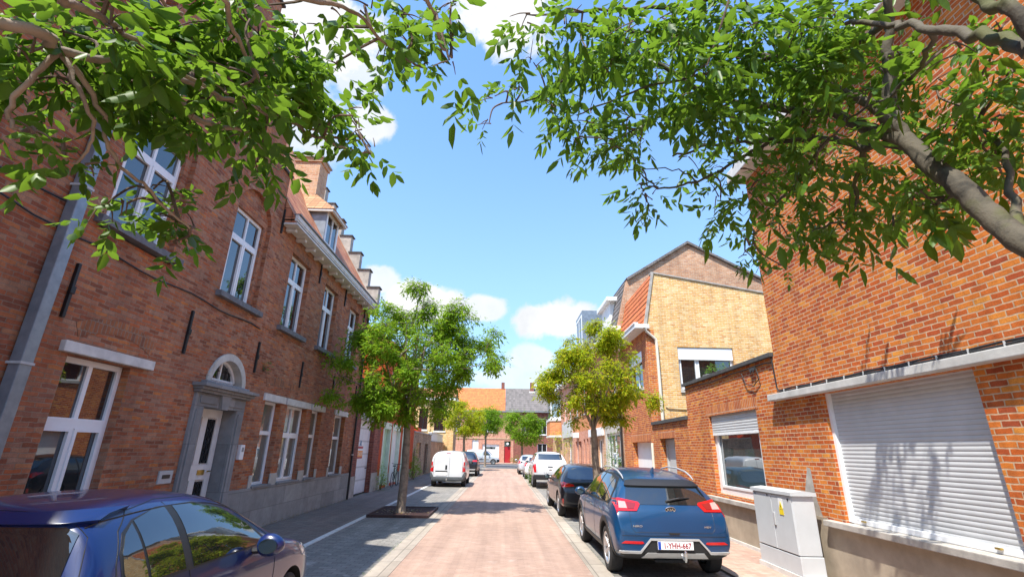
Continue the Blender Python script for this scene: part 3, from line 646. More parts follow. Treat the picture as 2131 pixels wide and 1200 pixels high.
# garage house
G = thing('garage_house', 'plum brick garage building with a tall white sectional door', 'house', (-5.6, 18.7, 0))
m = MB(); LEFT.wall(m, [(18.72,22.8,0,4.3)], [(19.5,21.75,0,2.85)], .3); m.box(-10,-5.92,18.74,22.78,0,4.2); m.build('wall', M['brick_plum'], G)
for a, c in ((18.74,19.46),(21.79,22.8)): m = MB(); LEFT.box(m, a, c, 0, .75, -.03, 0); m.build('plinth', M['concrete_old'], G)
m = MB(); LEFT.box(m, 19.3, 21.95, 2.845, 3.1, -.03, .19, .006); m.build('lintel', M['stone_light'], G)
m = MB(); LEFT.box(m, 19.5, 21.75, .03, 2.85, .2, .25); gd = m.build('garage_door', M['garage_door'], G)
m = MB(); LEFT.box(m, 21.45, 21.6, .95, .99, .15, .2, .01); m.build('handle', M['black'], gd)
m = MB(); LEFT.box(m, 18.72, 22.8, 4.3, 4.38, -.08, .35); m.build('coping', M['tar'], G)
# rental banner on the garage door
b = thing('banner', 'small orange and red banner hanging on the white garage door', 'sign', LEFT.P(20.38,1.55,.19))
m = MB(); LEFT.box(m, 20.02, 20.82, 1.32, 1.98, .185, .195); m.build('sheet', M['paper'], b)
m = MB(); LEFT.box(m, 20.02, 20.82, 1.74, 1.83, .18, .184); LEFT.box(m, 20.02, 20.82, 1.36, 1.42, .18, .184); m.build('red_band', M['banner_red'], b)
m = MB(); LEFT.box(m, 20.02, 20.82, 1.42, 1.66, .18, .184); m.build('orange_band', M['banner_orange'], b)
text_mb('TE HUUR', .15, LEFT.P(20.42,1.465,.179), (0,1,0), (0,0,1), .001, sx=.8).build('lettering', M['paper'], b)
m = MB(); LEFT.prism(m, [(20.25,1.86),(20.6,1.86),(20.52,1.93),(20.54,2.02),(20.42,2.06),(20.35,1.95)], .178, .184); m.build('emblem', M['banner_blue'], b)
# painted house with green doors
PH = thing('painted_house', 'red painted brick house with pale green doors', 'house', (-5.6, 22.8, 0))
D1 = [(23.4,24.75,.1,2.75),(25.3,27.0,.1,2.75),(27.9,29.2,.1,2.75)]
m = MB(); LEFT.wall(m, [(22.82,31.3,0,6.6)], D1+[(24,25.1,4,5.6),(27.5,28.6,4,5.6)], .25); m.box(-11,-5.88,22.84,31.28,0,6.5); m.build('wall', M['brick_painted'], PH)
for i, (a, c, z0, z1) in enumerate(D1):
    m = MB(); LEFT.box(m, a, c, z0, z1-.1, .16, .21); d = m.build('door', M['green_paint'] if i != 1 else M['pvc_far'], PH)
    m = MB(); LEFT.box(m, a-.14, a+.02, 0, z1+.2, -.02, .2); LEFT.box(m, c-.02, c+.14, 0, z1+.2, -.02, .2); LEFT.box(m, a+.02, c-.02, z1-.1, z1+.2, -.018, .2); m.build('door_frame', M['green_pale'], d)
for a in (24, 27.5): window(LEFT, a, a+1.1, 4, 5.6, PH, .12, mull=(a+.55,), sill=(.1,.1,.08,'stone_sill'))
for a, c in ((22.82,23.25),(24.9,25.15),(27.15,27.75),(29.35,31.3)): m = MB(); LEFT.box(m, a, c, 0, .6, -.03, 0); m.build('plinth', M['concrete_old'], PH)
m = MB(); m.prism([(-5.3,22.8,6.6),(-8.4,22.8,8.6),(-11.2,22.8,6.6)], (0,8.5,0)); m.build('roof', M['tile_red'], PH)
# garden walls with gate
GW1 = thing('garden_wall', 'rough patchy brick garden wall with a brown gate', 'wall', (-5.6, 31.3, 0))
m = MB(); LEFT.wall(m, [(31.34,39.0,0,2.75)], [(36.0,37.6,0,2.1),(32.6,34.4,1.2,2.15)], .3); m.build('wall', M['brick_rough'], GW1)
m = MB(); LEFT.box(m, 32.6, 34.4, 1.2, 2.15, .12, .2); m.build('blocked_opening', M['brick_brown'], GW1)
m = MB(); LEFT.box(m, 31.34, 39.05, 2.75, 2.83, -.06, .36); m.build('coping', M['concrete_old'], GW1)
m = MB(); LEFT.box(m, 36.0, 37.6, .04, 2.1, .15, .2); m.build('gate', M['wood_dark'], GW1)
GW2 = thing('garden_wall', 'lower brown brick garden wall with a narrow slot, beyond the gate', 'wall', (-5.6, 39.1, 0))
m = MB(); LEFT.wall(m, [(39.1,47.4,0,2.3)], [(44.5,45.1,1.0,2.0)], .3); m.build('wall', M['brick_brown'], GW2)
m = MB(); LEFT.box(m, 39.1, 47.4, 2.3, 2.36, -.05, .35); m.build('coping', M['concrete_old'], GW2)
m = MB(); m.box(-5.86,-5.66,39.3,47.0,2.36,2.95,.02); m.box(-5.9,-5.62,39.25,47.05,2.95,3.02,.01)
tag(m.build('screen_panel', M['pvc_far']), 'long white screen panel standing on top of the lower garden wall', 'panel')
m = MB(); m.box(-6.9,-5.75,33.6,35.0,2.84,3.12,.02); tag(m.build('awning_box', M['orange_sheet']), 'orange red folded awning lying on the garden wall', 'awning')
# yellow house at the corner, facing the camera
YH = thing('yellow_corner_house', 'yellow brick corner house with dark windows behind the garden wall', 'house', (-8, 47.5, 0))
F1 = Fr((0, 47.5, 0), (1, 0, 0), (0, -1, 0))
YW = [(-8.15,-7.3,3.5,5.45),(-6.65,-5.55,3.4,5.4),(-10.5,-9.5,3.4,5.4)]
m = MB(); F1.wall(m, [(-13,-4.75,0,6.25)], YW, .3)
m.build('wall', M['brick_orange'] if 0 else M['brick_yellow'], YH)
m = MB(); m.box(-13,-4.8,47.82,50.9,0,6.2); m.build('side_wall', M['brick_tan'], YH)
for a, c, z0, z1 in YW: window(F1, a, c, z0, z1, YH, .12, mull=((a+c)/2,), frame='ironwork', sill=(.05,.15,.06,'stone_white'))
m = MB(); m.box(-13.1,-4.6,47.2,51.1,6.25,6.5); m.build('gutter', M['pvc_far'], YH)
m = MB(); m.prism([(-13,47.3,6.5),(-13,51.0,6.5),(-13,49.2,7.6)], (8.3,0,0)); m.build('roof', M['tile_red'], YH)
# ================================================================= END of the street: two houses across the junction
FE = Fr((0, 70, 0), (1, 0, 0), (0, -1, 0))
EA = thing('orange_roof_house', 'brick house with bright orange roof, white garage and dark red door at the street end', 'house', (-4, 70, 0))
hA = [(-2.85,-.5,.05,2.5),(.22,1.12,.05,2.95),(-4.3,-3.4,.05,3.1),(-2.3,-1.1,4.2,6.2),(-7.2,-6.0,4.2,6.2)]
m = MB(); FE.wall(m, [(-9.5,1.5,0,7.0)], hA, .3); m.box(-9.5,1.48,70.3,78,0,6.9); m.build('wall', M['brick_pink'], EA)
m = MB(); FE.box(m, -2.85, -.5, .05, 2.5, .15, .2); d = m.build('garage_door', M['pvc_far'], EA)
m = MB(); FE.box(m, -2.3, -1.0, 1.85, 2.15, .14, .15); m.build('pane', M['pane'], d)
m = MB(); FE.box(m, .22, 1.12, .05, 2.2, .15, .2); d = m.build('door', M['red_paint'], EA)
m = MB(); FE.box(m, .24, 1.1, 2.25, 2.93, .14, .18); m.build('pane', M['pane'], d)
m = MB(); m.lathe([(69.86,0),(69.86,.17),(69.9,.17)], 16, 'y', (.68,0,2.6)); m.build('house_number_plate', M['pvc_far'], d)
m = MB(); FE.box(m, -4.3, -3.4, .05, 3.1, .15, .2); m.build('door', M['pvc_far'], EA)
window(FE, -2.3, -1.1, 4.2, 6.2, EA, .1, mull=(-1.7,), sill=(.1,.12,.08,'stone_white')); window(FE, -7.2, -6.0, 4.2, 6.2, EA, .1, mull=(-6.6,), sill=(.1,.12,.08,'stone_white'))
m = MB(); m.box(-9.5,1.5,69.94,69.99,3.2,3.4); m.build('band_course', M['brick_tan'], EA)
m = MB(); m.prism([(-9.5,69.6,7.0),(-9.5,74,10.7),(-9.5,78.4,7.0)], (9.75,0,0)); m.build('roof', M['tile_orange'], EA)
m = MB(); m.box(-9.5,1.5,69.5,69.75,6.85,7.05); m.build('gutter', M['lead'], EA)
m = MB(); m.box(-.4,.1,73.8,74.4,10,11.6); m.build('chimney', M['brick_plum'], EA)
EB = thing('grey_roof_house', 'brown brick house with a grey tiled roof at the street end', 'house', (5, 70, 0))
hB = [(4.9,6.2,3.9,6.1),(2.6,3.7,3.9,6.1),(4.9,6.2,.9,2.7)]
m = MB(); FE.wall(m, [(1.52,12,0,7.0)], hB, .3); m.box(1.52,12,70.3,78,0,6.9); m.build('wall', M['brick_plum'], EB)
for a, c, z0, z1 in hB: window(FE, a, c, z0, z1, EB, .1, mull=((a+c)/2,), sill=(.1,.12,.08,'stone_white'))
m = MB(); m.prism([(.27,69.6,7.05),(.27,74,10.72),(.27,78.4,7.05)], (11.9,0,0)); m.build('roof', M['tile_grey'], EB)
m = MB(); m.box(1.5,12,69.45,69.7,6.9,7.1); m.build('gutter', M['lead'], EB)
m = MB(); m.box(4.0,4.55,73.3,73.9,9.9,11.6); ch = m.build('chimney', M['brick_plum'], EB); m = MB(); m.box(3.85,4.7,73.2,74,9.8,10.25); m.build('flashing', M['pvc_far'], ch)
# flanking houses across the junction so the street end carries on
EC = thing('far_terrace_house', 'pale terrace house left of the orange roof house', 'house', (-15, 70, 0))
m = MB(); FE.wall(m, [(-22,-9.55,0,7)], [(-12,-11,1,3),(-12,-11,4.2,6),(-15,-14,4.2,6)], .3); m.build('wall', M['stucco_grey'], EC)
for a, z0, z1 in ((-12,1,3),(-12,4.2,6),(-15,4.2,6)): window(FE, a, a+1, z0, z1, EC, .1, mull=(a+.5,))
m = MB(); m.prism([(-22,69.6,7.0),(-22,74,10.2),(-22,78.4,7.0)], (12.4,0,0)); m.build('roof', M['tile_red'], EC)
# ================================================================= RIGHT: tall brick house with the roller shutter
T = thing('tall_brick_house', 'tall bright orange brick house with a wide closed roller shutter', 'house', (5, 4, 0))
m = MB(); RIGHT.wall(m, [(-6,8.66,.8,7.25)], [(4.98,7.5,.875,2.72)], .25); m.box(5.26,11,-6,8.64,.8,7.2)
m.build('wall', M['brick_red'], T)
m = MB(); RIGHT.box(m, -6, 8.66, 0, .8, -.02, .25); RIGHT.box(m, 7.9, 8.66, .8, .9, -.012, .0); m.build('plinth', M['stucco'], T)
m = MB(); RIGHT.box(m, 3.9, 8.84, 2.727, 2.84, -.14, .1, .012); m.build('lintel', M['concrete'], T)
m = MB(); RIGHT.box(m, 4.6, 7.85, .80, .885, -.12, .18, .01); m.build('sill', M['concrete_old'], T)
m = MB(); RIGHT.box(m, 5.03, 7.44, .9, 2.72, .1, .13); sh = m.build('roller_shutter', M['shutter'], T)
for a, c in ((4.98,5.03),(7.44,7.5)): m = MB(); RIGHT.box(m, a, c, .9, 2.72, .05, .16); m.build('guide_rail', M['pvc'], sh)
m = MB(); RIGHT.box(m, 5.03, 7.44, .886, .96, .07, .1, .01); m.build('bottom_bar', M['pvc'], sh)
for u in (5.3, 7.2): m = MB(); RIGHT.box(m, u-.03, u+.03, .93, .95, .035, .07, .004); m.build('bolt', M['brass'], sh)
m = MB(); m.tube([RIGHT.P(u, 2.875+.006*math.sin(u*9), -.02) for u in [4.0+.2*i for i in range(24)]], .017, 6); m.tube([RIGHT.P(u, 2.905+.006*math.sin(u*7+1), -.018) for u in [4.0+.2*i for i in range(24)]], .013, 6)
m.tube([RIGHT.P(8.60,2.875,-.02),RIGHT.P(8.68,2.95,-.02),RIGHT.P(8.7,3.2,-.02),RIGHT.P(8.71,3.55,-.02)], .013, 6)
cb = m.build('cable', M['cable'], T)
m = MB()
for i in range(12): RIGHT.box(m, 4.15+i*.39, 4.161+i*.39, 2.855, 2.915, -.042, -.0)
m.build('cable_clip', M['clip'], cb)
m = MB(); RIGHT.box(m, -6, 8.8, 7.25, 7.5, -.32, .3, .02); m.build('gutter', M['timber'], T)
m = MB(); m.prism([(4.72,-6,7.5),(8,-6,10.4),(11.4,-6,7.5)], (0,14.75,0)); m.build('roof', M['tile_red'], T)
m = MB(); m.add([RIGHT.P(8.0,.88,-.006),RIGHT.P(8.45,.86,-.006),RIGHT.P(8.36,1.25,-.006),RIGHT.P(8.2,1.62,-.006),RIGHT.P(8.12,1.6,-.006),RIGHT.P(8.1,1.2,-.006)], [(5,4,3,2,1,0)]); m.build('mortar_patch', M['concrete_old'], T)
# low workshop with the half-open shutter
L = thing('low_workshop', 'low orange brick workshop with a half lowered white shutter window and grey rendered base', 'building', (5, 10.5, 0))
m = MB(); RIGHT.wall(m, [(8.68,13.2,.82,3.53)], [(9.58,11.85,.94,2.66)], .25); m.box(5.26,10.5,13.0,13.18,0,3.45)
m.build('wall', M['brick_red'], L)
m = MB(); RIGHT.box(m, 8.68, 13.2, 0, .82, -.015, .25); m.build('plinth', M['stucco'], L)
m = MB(); RIGHT.box(m, 8.68, 13.22, -.0, .09, -.04, -.016); m.build('base_line', M['stone_white'], L)
m = MB(); RIGHT.box(m, 9.5, 12.0, 2.656, 2.88, -.004, .05); m.build('soldier_course', M['brick_soldier'], L)
m = MB(); RIGHT.box(m, 8.68, 13.26, 3.53, 3.61, -.07, .35, .006); m.build('coping', M['tar'], L)
m = MB(); m.box(5.2,10.5,8.68,13.2,3.38,3.45); m.build('flat_roof', M['tar'], L)
m = MB(); RIGHT.box(m, 9.3, 12.2, .78, .87, -.1, .2, .01); m.build('sill', M['concrete_old'], L)
o = window(RIGHT, 9.58, 11.85, .94, 2.66, L, .1, fw=.14, sashes=((9.72,11.71,1.07,2.5),), pane='pane_tint', label='wide white workshop window')
m = MB(); RIGHT.box(m, 9.62, 11.81, 2.26, 2.65, .045, .09); m.build('roller_shutter', M['shutter'], o)
m = MB(); RIGHT.box(m, 9.62, 11.81, 2.2, 2.26, .04, .095, .008); m.build('bottom_bar', M['pvc'], o)
m = MB(); m.tube([RIGHT.P(8.72,3.42,-.03),RIGHT.P(9.0,3.45,-.03),RIGHT.P(9.6,3.44,-.03),RIGHT.P(10.4,3.45,-.03),RIGHT.P(11.4,3.42,-.03),RIGHT.P(12.4,3.46,-.03),RIGHT.P(13.15,3.44,-.03)], .012, 6)
m.tube([RIGHT.P(9.3,3.42,-.03),RIGHT.P(9.2,3.2,-.04),RIGHT.P(9.45,3.08,-.04),RIGHT.P(9.75,3.16,-.04),RIGHT.P(9.9,3.4,-.03)], .009, 6)
for k in range(6): m.tube([RIGHT.P(9.3+.05*k,3.45,-.03),RIGHT.P(9.3+.03*k,3.38-.02*(k%3),-.06),RIGHT.P(9.42,3.42,-.04)], .012, 5)
m.build('cable', M['cable'], L)
# passage wall with the grey door
K = thing('passage_wall', 'lower orange brick wall with a pale grey door and black coping', 'wall', (5, 14.7, 0))
m = MB(); RIGHT.wall(m, [(13.22,16.38,0,2.66)], [(14.4,15.75,.0,2.22)], .25); m.build('wall', M['brick_red'], K)
m = MB(); RIGHT.box(m, 14.3, 15.85, 2.216, 2.44, -.004, .05); m.build('soldier_course', M['brick_soldier'], K)
m = MB(); RIGHT.box(m, 13.22, 16.38, 2.66, 2.76, -.06, .35, .006); m.build('coping', M['tar'], K)
m = MB(); RIGHT.box(m, 14.4, 15.75, .03, 2.22, .2, .25); 
for a, c, z0, z1 in ((14.42,14.52,.05,2.2),(15.63,15.73,.05,2.2),(14.52,15.63,2.05,2.2),(14.52,15.63,.05,.2)): RIGHT.box(m, a, c, z0, z1, .17, .2)
RIGHT.box(m, 14.7, 15.45, 1.1, 1.9, .185, .2, .01)
m.build('door', M['cabinet'], K)
m = MB(); m.box(5.3,9,13.25,16.3,2.45,2.5); m.build('flat_roof', M['tar'], K)
# yellow brick gable house
Y = thing('yellow_gable_house', 'house with a yellow brick side gable, orange tiled slope and white garage door', 'house', (5, 16.4, 0))
FY = Fr((0, 16.4, 0), (1, 0, 0), (0, -1, 0))
WY = (6.08,8.05,3.85,5.34)
m = MB(); FY.wall(m, [(5.0,10.6,0,5.95)], [WY], .25)
FY.prism(m, [(5.0,5.95),(10.6,5.95),(10.6,7.1),(9.4,7.42),(5.42,8.1)], 0, .25); m.build('gable_wall', M['brick_yellow'], Y)
o = window(FY, *WY, Y, .1, mull=(6.75,), fw=.07, sill=(.02,.1,.05,'stone_light'), sashes=((6.15,6.73,3.92,4.95),(6.78,7.98,3.92,4.95)))
m = MB(); FY.box(m, 6.1, 8.03, 4.9, 5.33, .03, .09, .006); m.build('shutter_box', M['pvc'], o)
m = MB()
for sg in (1,):
    P = [(5.36,8.1),(9.4,7.42),(10.6,7.1)]
    for (a, z), (c, z2) in zip(P[:-1], P[1:]): FY.prism(m, [(a,z),(c,z2),(c,z2+.05),(a,z+.05)], -.04, .3)
m.build('verge', M['concrete_old'], Y)
m = MB(); FY.prism(m, [(5.36,8.12),(5.45,8.14),(5.05,6.1),(4.94,6.1)], -.045, -.004); m.build('corner_trim', M['concrete_old'], Y)
hY = [(16.55,19.1,.03,2.14),(17.1,19.0,4.0,5.35)]
m = MB(); RIGHT.wall(m, [(16.64,20.38,0,5.95)], hY, .25)
m.build('front_wall', M['brick_red'], Y)
m = MB(); FY.box(m, 4.994, 5.3, 0, 5.95, -.006, .24); m.build('corner_brickwork', M['brick_red'], Y)
m = MB(); RIGHT.box(m, 16.65, 19.3, 2.16, 2.44, -.004, .05); m.build('soldier_course', M['brick_soldier'], Y)
m = MB(); RIGHT.box(m, 16.65, 19.1, .03, 2.14, .18, .22); gd = m.build('garage_door', M['pvc'], Y)
o = window(RIGHT, 17.1, 19.0, 4.0, 5.35, Y, .1, mull=(18.0,), fw=.07, sill=(.05,.1,.06,'stone_light'))
m = MB(); RIGHT.box(m, 17.12, 18.98, 4.95, 5.34, .03, .09, .006); m.build('shutter_box', M['pvc'], o)
def courses(x0, z0, x1, z1, y0, y1, n, lip=.035):
    m = MB(); d = Vector((x1-x0, 0, z1-z0)); q = Vector((-d.z, 0, d.x)).normalized()
    for i in range(n):
        a = Vector((x0, y0, z0))+d*(i/n); b = Vector((x0, y0, z0))+d*((i+1.12)/n if i < n-1 else 1)
        m.prism([a+q*lip, b+q*.012, b-q*.03, a-q*.02], (0, y1-y0, 0))
    return m
courses(4.97, 6.1, 5.42, 8.14, 16.42, 20.36, 9).build('tiled_slope', M['tile_orange'], Y)
m = MB(); m.prism([(5.45,16.66,8.05),(10.6,16.66,7.15),(10.6,16.66,6.9),(5.45,16.66,7.8)], (0,3.7,0)); m.build('roof', M['tar'], Y)
m = MB(); RIGHT.box(m, 16.22, 20.5, 5.95, 6.1, -.42, .1, .015); RIGHT.box(m, 16.22, 20.5, 6.1, 6.16, -.45, -.3, .01); cn = m.build('gutter', M['pvc_far'], Y)
m = MB(); m.tube([(4.9,16.22,6.0),(5.0,16.3,5.85),(5.32,16.34,5.6),(5.34,16.34,5.4),(5.34,16.34,0)], .05, 10); m.build('downpipe', M['cream'], Y, smooth=True)
m = MB(); m.tube([RIGHT.P(16.42,2.1,-.05),RIGHT.P(16.42,0,-.05)], .045, 10); m.build('downpipe', M['cream'], Y, smooth=True)
m = MB(); m.tube([FY.P(5.5,3.25,-.02),FY.P(5.6,3.2,-.02),FY.P(5.9,3.19,-.02),FY.P(6.2,3.18,-.02)], .012, 6); m.build('cable', M['cable'], Y)
# planter on the window ledge of the workshop roof
p = thing('planter', 'grey trough planter of bright green plants in front of the yellow gable window', 'planter', (7.4, 16.1, 3.75))
m = MB(); m.prism([(6.85,15.95,4.3),(7.95,15.95,4.3),(7.88,15.95,4.02),(6.92,15.95,4.02)], (0,.3,0)); m.box(6.82,7.98,15.92,16.28,4.3,4.34,.006); m.build('trough', M['lead'], p)
m = MB(); m.box(6.95,7.0,16.0,16.2,3.44,4.02); m.box(7.8,7.85,16.0,16.2,3.44,4.02); m.box(6.9,7.9,15.98,16.22,3.94,4.02); m.build('stand', M['lead'], p)
# house behind with the brown gable
Bh = thing('brown_gable_house', 'taller house with a brown brick gable, dark mansard and white dormer', 'house', (5, 20.4, 0))
FB = Fr((0, 20.42, 0), (1, 0, 0), (0, -1, 0))
m = MB(); FB.prism(m, [(5.0,0),(12,0),(12,9.35),(8.5,11.25),(5.55,9.35),(5.0,7.1)], 0, .25); m.build('gable_wall', M['brick_brown'], Bh)
hB2 = [(20.7,23.6,.1,2.6),(21.2,22.3,4,5.6)]
m = MB(); RIGHT.wall(m, [(20.68,24.2,2.65,6.9)], [hB2[1]], .25); m.build('front_wall', M['brick_red'], Bh)
m = MB(); RIGHT.wall(m, [(20.68,23.9,0,3.7)], [hB2[0]], .2, -.05); m.build('ground_floor_wall', M['stucco_grey'], Bh)
window(RIGHT, 20.7, 23.6, .1, 2.6, Bh, .05, mull=(21.3,22.2,22.9), fw=.1, mw=.12, pane='pane_blue', label='white framed glass door and shop window'); window(RIGHT, 21.2, 22.3, 4, 5.6, Bh, .12, mull=(21.75,), sill=(.1,.1,.07,'stone_light'))
courses(4.97, 7.0, 5.55, 9.36, 20.68, 28.05, 9).build('mansard_tiles', M['tile_grey'], Bh)
m = MB(); m.prism([(5.5,20.3,9.35),(8.5,20.3,11.28),(12.2,20.3,9.3),(12.2,20.3,9.2),(8.5,20.3,11.16),(5.55,20.3,9.25)], (0,7.8,0)); m.build('roof', M['tile_grey'], Bh)
m = MB(); RIGHT.box(m, 20.3, 28, 6.9, 7.08, -.4, .1, .015); m.build('gutter', M['pvc_far'], Bh)
dm = MB(); dm.box(5.1,6.4,22.2,24.2,7.3,8.75); dmo = dm.build('dormer', M['pvc_far'], Bh)
m = MB(); m.box(4.9,6.6,21.9,24.5,8.75,8.95,.02); m.build('dormer_roof', M['pvc_far'], dmo)
window(Fr((5.1,0,0),(0,1,0),(-1,0,0)), 22.3, 24.1, 7.4, 8.7, dmo, -.01, mull=(23.2,))
m = MB(); m.tube([RIGHT.P(20.55,3.6,-.08),RIGHT.P(20.55,0,-.08)], .045, 8); m.build('downpipe', M['cable'], Bh)
# the rest of the row
def row_house(name, label, y0, y1, h, mat, mat2, zsplit, wins, doors, roofmat='tile_red', extra=None):
    Hh = thing(name, label, 'house', (5, y0, 0))
    holes = [w[:4] for w in wins]+[d[:4] for d in doors]
    m = MB(); RIGHT.wall(m, [(y0+.02,y1-.02,zsplit,h)], [x for x in holes if x[3] > zsplit], .25); m.build('wall', M[mat], Hh)
    m = MB(); RIGHT.wall(m, [(y0+.02,y1-.02,0,zsplit-.004)], [x for x in holes if x[2] < zsplit], .25); m.build('ground_floor_wall', M[mat2], Hh)
    m = MB(); m.box(5.3,12,y0+.05,y1-.05,0,h-.05); m.build('rear_wall', M['brick_dark'], Hh)
    for a, c, z0, z1 in wins: window(RIGHT, a, c, z0, z1, Hh, .12, mull=((a+c)/2,) if c-a > .9 else (), sill=(.08,.1,.07,'stone_light'), fw=.07, pane='pane_blue')
    for a, c, z0, z1, dm_ in doors:
        m = MB(); RIGHT.box(m, a, c, z0, z1, .15, .2); d = m.build('door', M[dm_], Hh)
        m = MB(); RIGHT.box(m, a+.2, c-.2, z0+1.1, z1-.2, .14, .15); m.build('pane', M['pane'], d)
    m = MB(); m.prism([(4.7,y0,h),(8.3,y0,h+3),(12.2,y0,h)], (0,y1-y0,0)); m.build('roof', M[roofmat], Hh)
    m = MB(); RIGHT.box(m, y0, y1, h-.05, h+.13, -.38, .02, .01); m.build('gutter', M['pvc_far'], Hh)
    return Hh
A = row_house('terrace_house', 'orange brick terrace house with white door and lintel behind the street tree', 24.2, 28.4, 7.0, 'brick_orange', 'brick_tan', 2.75, [(24.9,26.2,.9,2.4),(25,26.2,4,5.7)], [(26.9,28.1,.05,2.3,'pvc_far')])
m = MB(); RIGHT.box(m, 24.3, 28.3, 2.55, 2.95, -.12, 0, .02); m.build('fascia', M['pvc_far'], A)
m = MB(); m.box(4.3,5.6,25.6,28.0,7.2,9.3); d = m.build('dormer', M['zinc'], A)
window(Fr((4.3,0,0),(0,1,0),(-1,0,0)), 25.8, 27.8, 7.4, 9.1, d, -.02, mull=(26.8,), fw=.12)
Bq = row_house('terrace_house', 'bright orange upper brick terrace house with wall lamp and narrow windows', 28.42, 35.2, 7.0, 'brick_orange', 'brick_pink', 3.0, [(29,29.6,1,2.5),(30.2,30.8,1,2.5),(29.4,30.8,4,5.7),(32.6,34,4,5.7)], [(31.6,32.7,.05,2.4,'wood_dark'),(33,34.2,.05,2.4,'pvc_far')])
m = MB(); RIGHT.box(m, 32.5, 33.4, 2.62, 2.95, -.3, 0, .02); m.build('wall_lamp', M['pvc_far'], Bq)
Cq = row_house('terrace_house', 'terrace house with a grey cladding panel above a glazed door', 35.22, 41.2, 6.8, 'brick_pink', 'brick_tan', 2.7, [(36.0,37.8,.3,2.5),(36,37.6,4,5.6),(39,40.2,4,5.6)], [(38.6,39.7,.05,2.4,'pvc_far')])
m = MB(); RIGHT.box(m, 35.3, 40.9, 2.75, 3.85, -.1, 0, .02); m.build('cladding_panel', M['concrete'], Cq)
Dq = row_house('terrace_house', 'terrace house with an orange brick bay on its upper floor', 41.22, 49.5, 6.9, 'brick_pink', 'brick_tan', 3.0, [(42,43,1,2.6),(46.6,47.8,1,2.6)], [(44.6,45.7,.05,2.5,'cream')])
m = MB(); m.prism([(5.0,42.4,3.05),(4.1,43.1,3.05),(4.1,46.2,3.05),(5.0,46.9,3.05)], (0,0,1.2)); by = m.build('bay', M['brick_orange'], Dq)
m = MB(); m.prism([(5.0,42.3,4.25),(4.05,43.05,4.25),(4.05,46.25,4.25),(5.0,47,4.25)], (0,0,.18)); m.prism([(5.0,42.3,2.9),(4.05,43.05,2.9),(4.05,46.25,2.9),(5.0,47,2.9)], (0,0,.15)); m.build('bay_ledge', M['stone_white'], by)
m = MB(); m.prism([(5.0,42.5,4.43),(4.18,43.15,4.43),(4.18,46.15,4.43),(5.0,46.8,4.43)], (0,0,1.7)); m.build('bay_window', M['pvc_far'], by)
m = MB(); m.box(4.15,4.19,43.3,44.6,4.55,6.0); m.box(4.15,4.19,44.8,46.0,4.55,6.0); m.add([(4.96,42.5,4.6),(4.25,43.07,4.6),(4.25,43.07,6.0),(4.96,42.5,6.0)], [(0,1,2,3)]); m.build('pane', M['pane_blue'], by)
m = MB(); m.prism([(5.0,42.3,6.13),(4.05,43.05,6.13),(4.05,46.25,6.13),(5.0,47,6.13)], (0,0,.2)); m.build('bay_roof', M['lead'], by)
# ================================================================= street cabinet
Cb = thing('utility_cabinet', 'pale grey two-door utility cabinet standing by the rendered base of the workshop', 'cabinet', (4.65, 8.5, .028))
m = MB(); m.box(4.46,4.86,7.86,9.14,.028,.1); m.build('plinth', M['stone_white'], Cb)
m = MB(); m.box(4.48,4.84,7.9,9.1,.1,.36,.01); m.build('base', M['cabinet'], Cb)
m = MB(); m.box(4.49,4.83,7.91,9.09,.37,1.2,.008); m.build('body', M['cabinet'], Cb)
for a, c in ((7.92,8.49),(8.51,9.08)):
    m = MB(); m.box(4.475,4.492,a,c,.38,1.19,.004); d = m.build('door', M['cabinet'], Cb)
    if a < 8:
        m = MB(); m.box(4.455,4.475,8.42,8.48,.72,.92,.012); m.build('handle', M['clip'], d)
        m = MB(); m.box(4.471,4.4752,8.16,8.28,1.0,1.14); m.build('sticker', M['paper'], d)
        m = MB(); m.prism([(4.468,8.275,.985),(4.468,8.165,.985),(4.468,8.22,1.1)], (.003,0,0)); m.box(4.468,4.471,8.16,8.28,.9,.975); m.build('warning_sign', M['yellow_label'], d)
        m = MB(); m.prism([(4.466,8.232,1.0),(4.466,8.208,1.03),(4.466,8.222,1.035),(4.466,8.215,1.07),(4.466,8.235,1.03),(4.466,8.222,1.025)], (.001,0,0)); m.build('lightning_mark', M['black'], d)
m = MB(); m.prism([(4.455,7.875,1.2),(4.865,7.875,1.2),(4.865,7.875,1.25),(4.66,7.875,1.275),(4.455,7.875,1.25)], (0,1.25,0)); m.build('lid', M['cabinet'], Cb)
m = MB(); m.tube([(4.474,8.0,1.14),(4.468,8.0,1.14)], .018, 10); m.tube([(4.474,8.6,1.16),(4.468,8.6,1.16)], .014, 10); m.tube([(4.474,9.0,1.16),(4.468,9.0,1.16)], .014, 10); m.build('lock', M['black'], Cb)
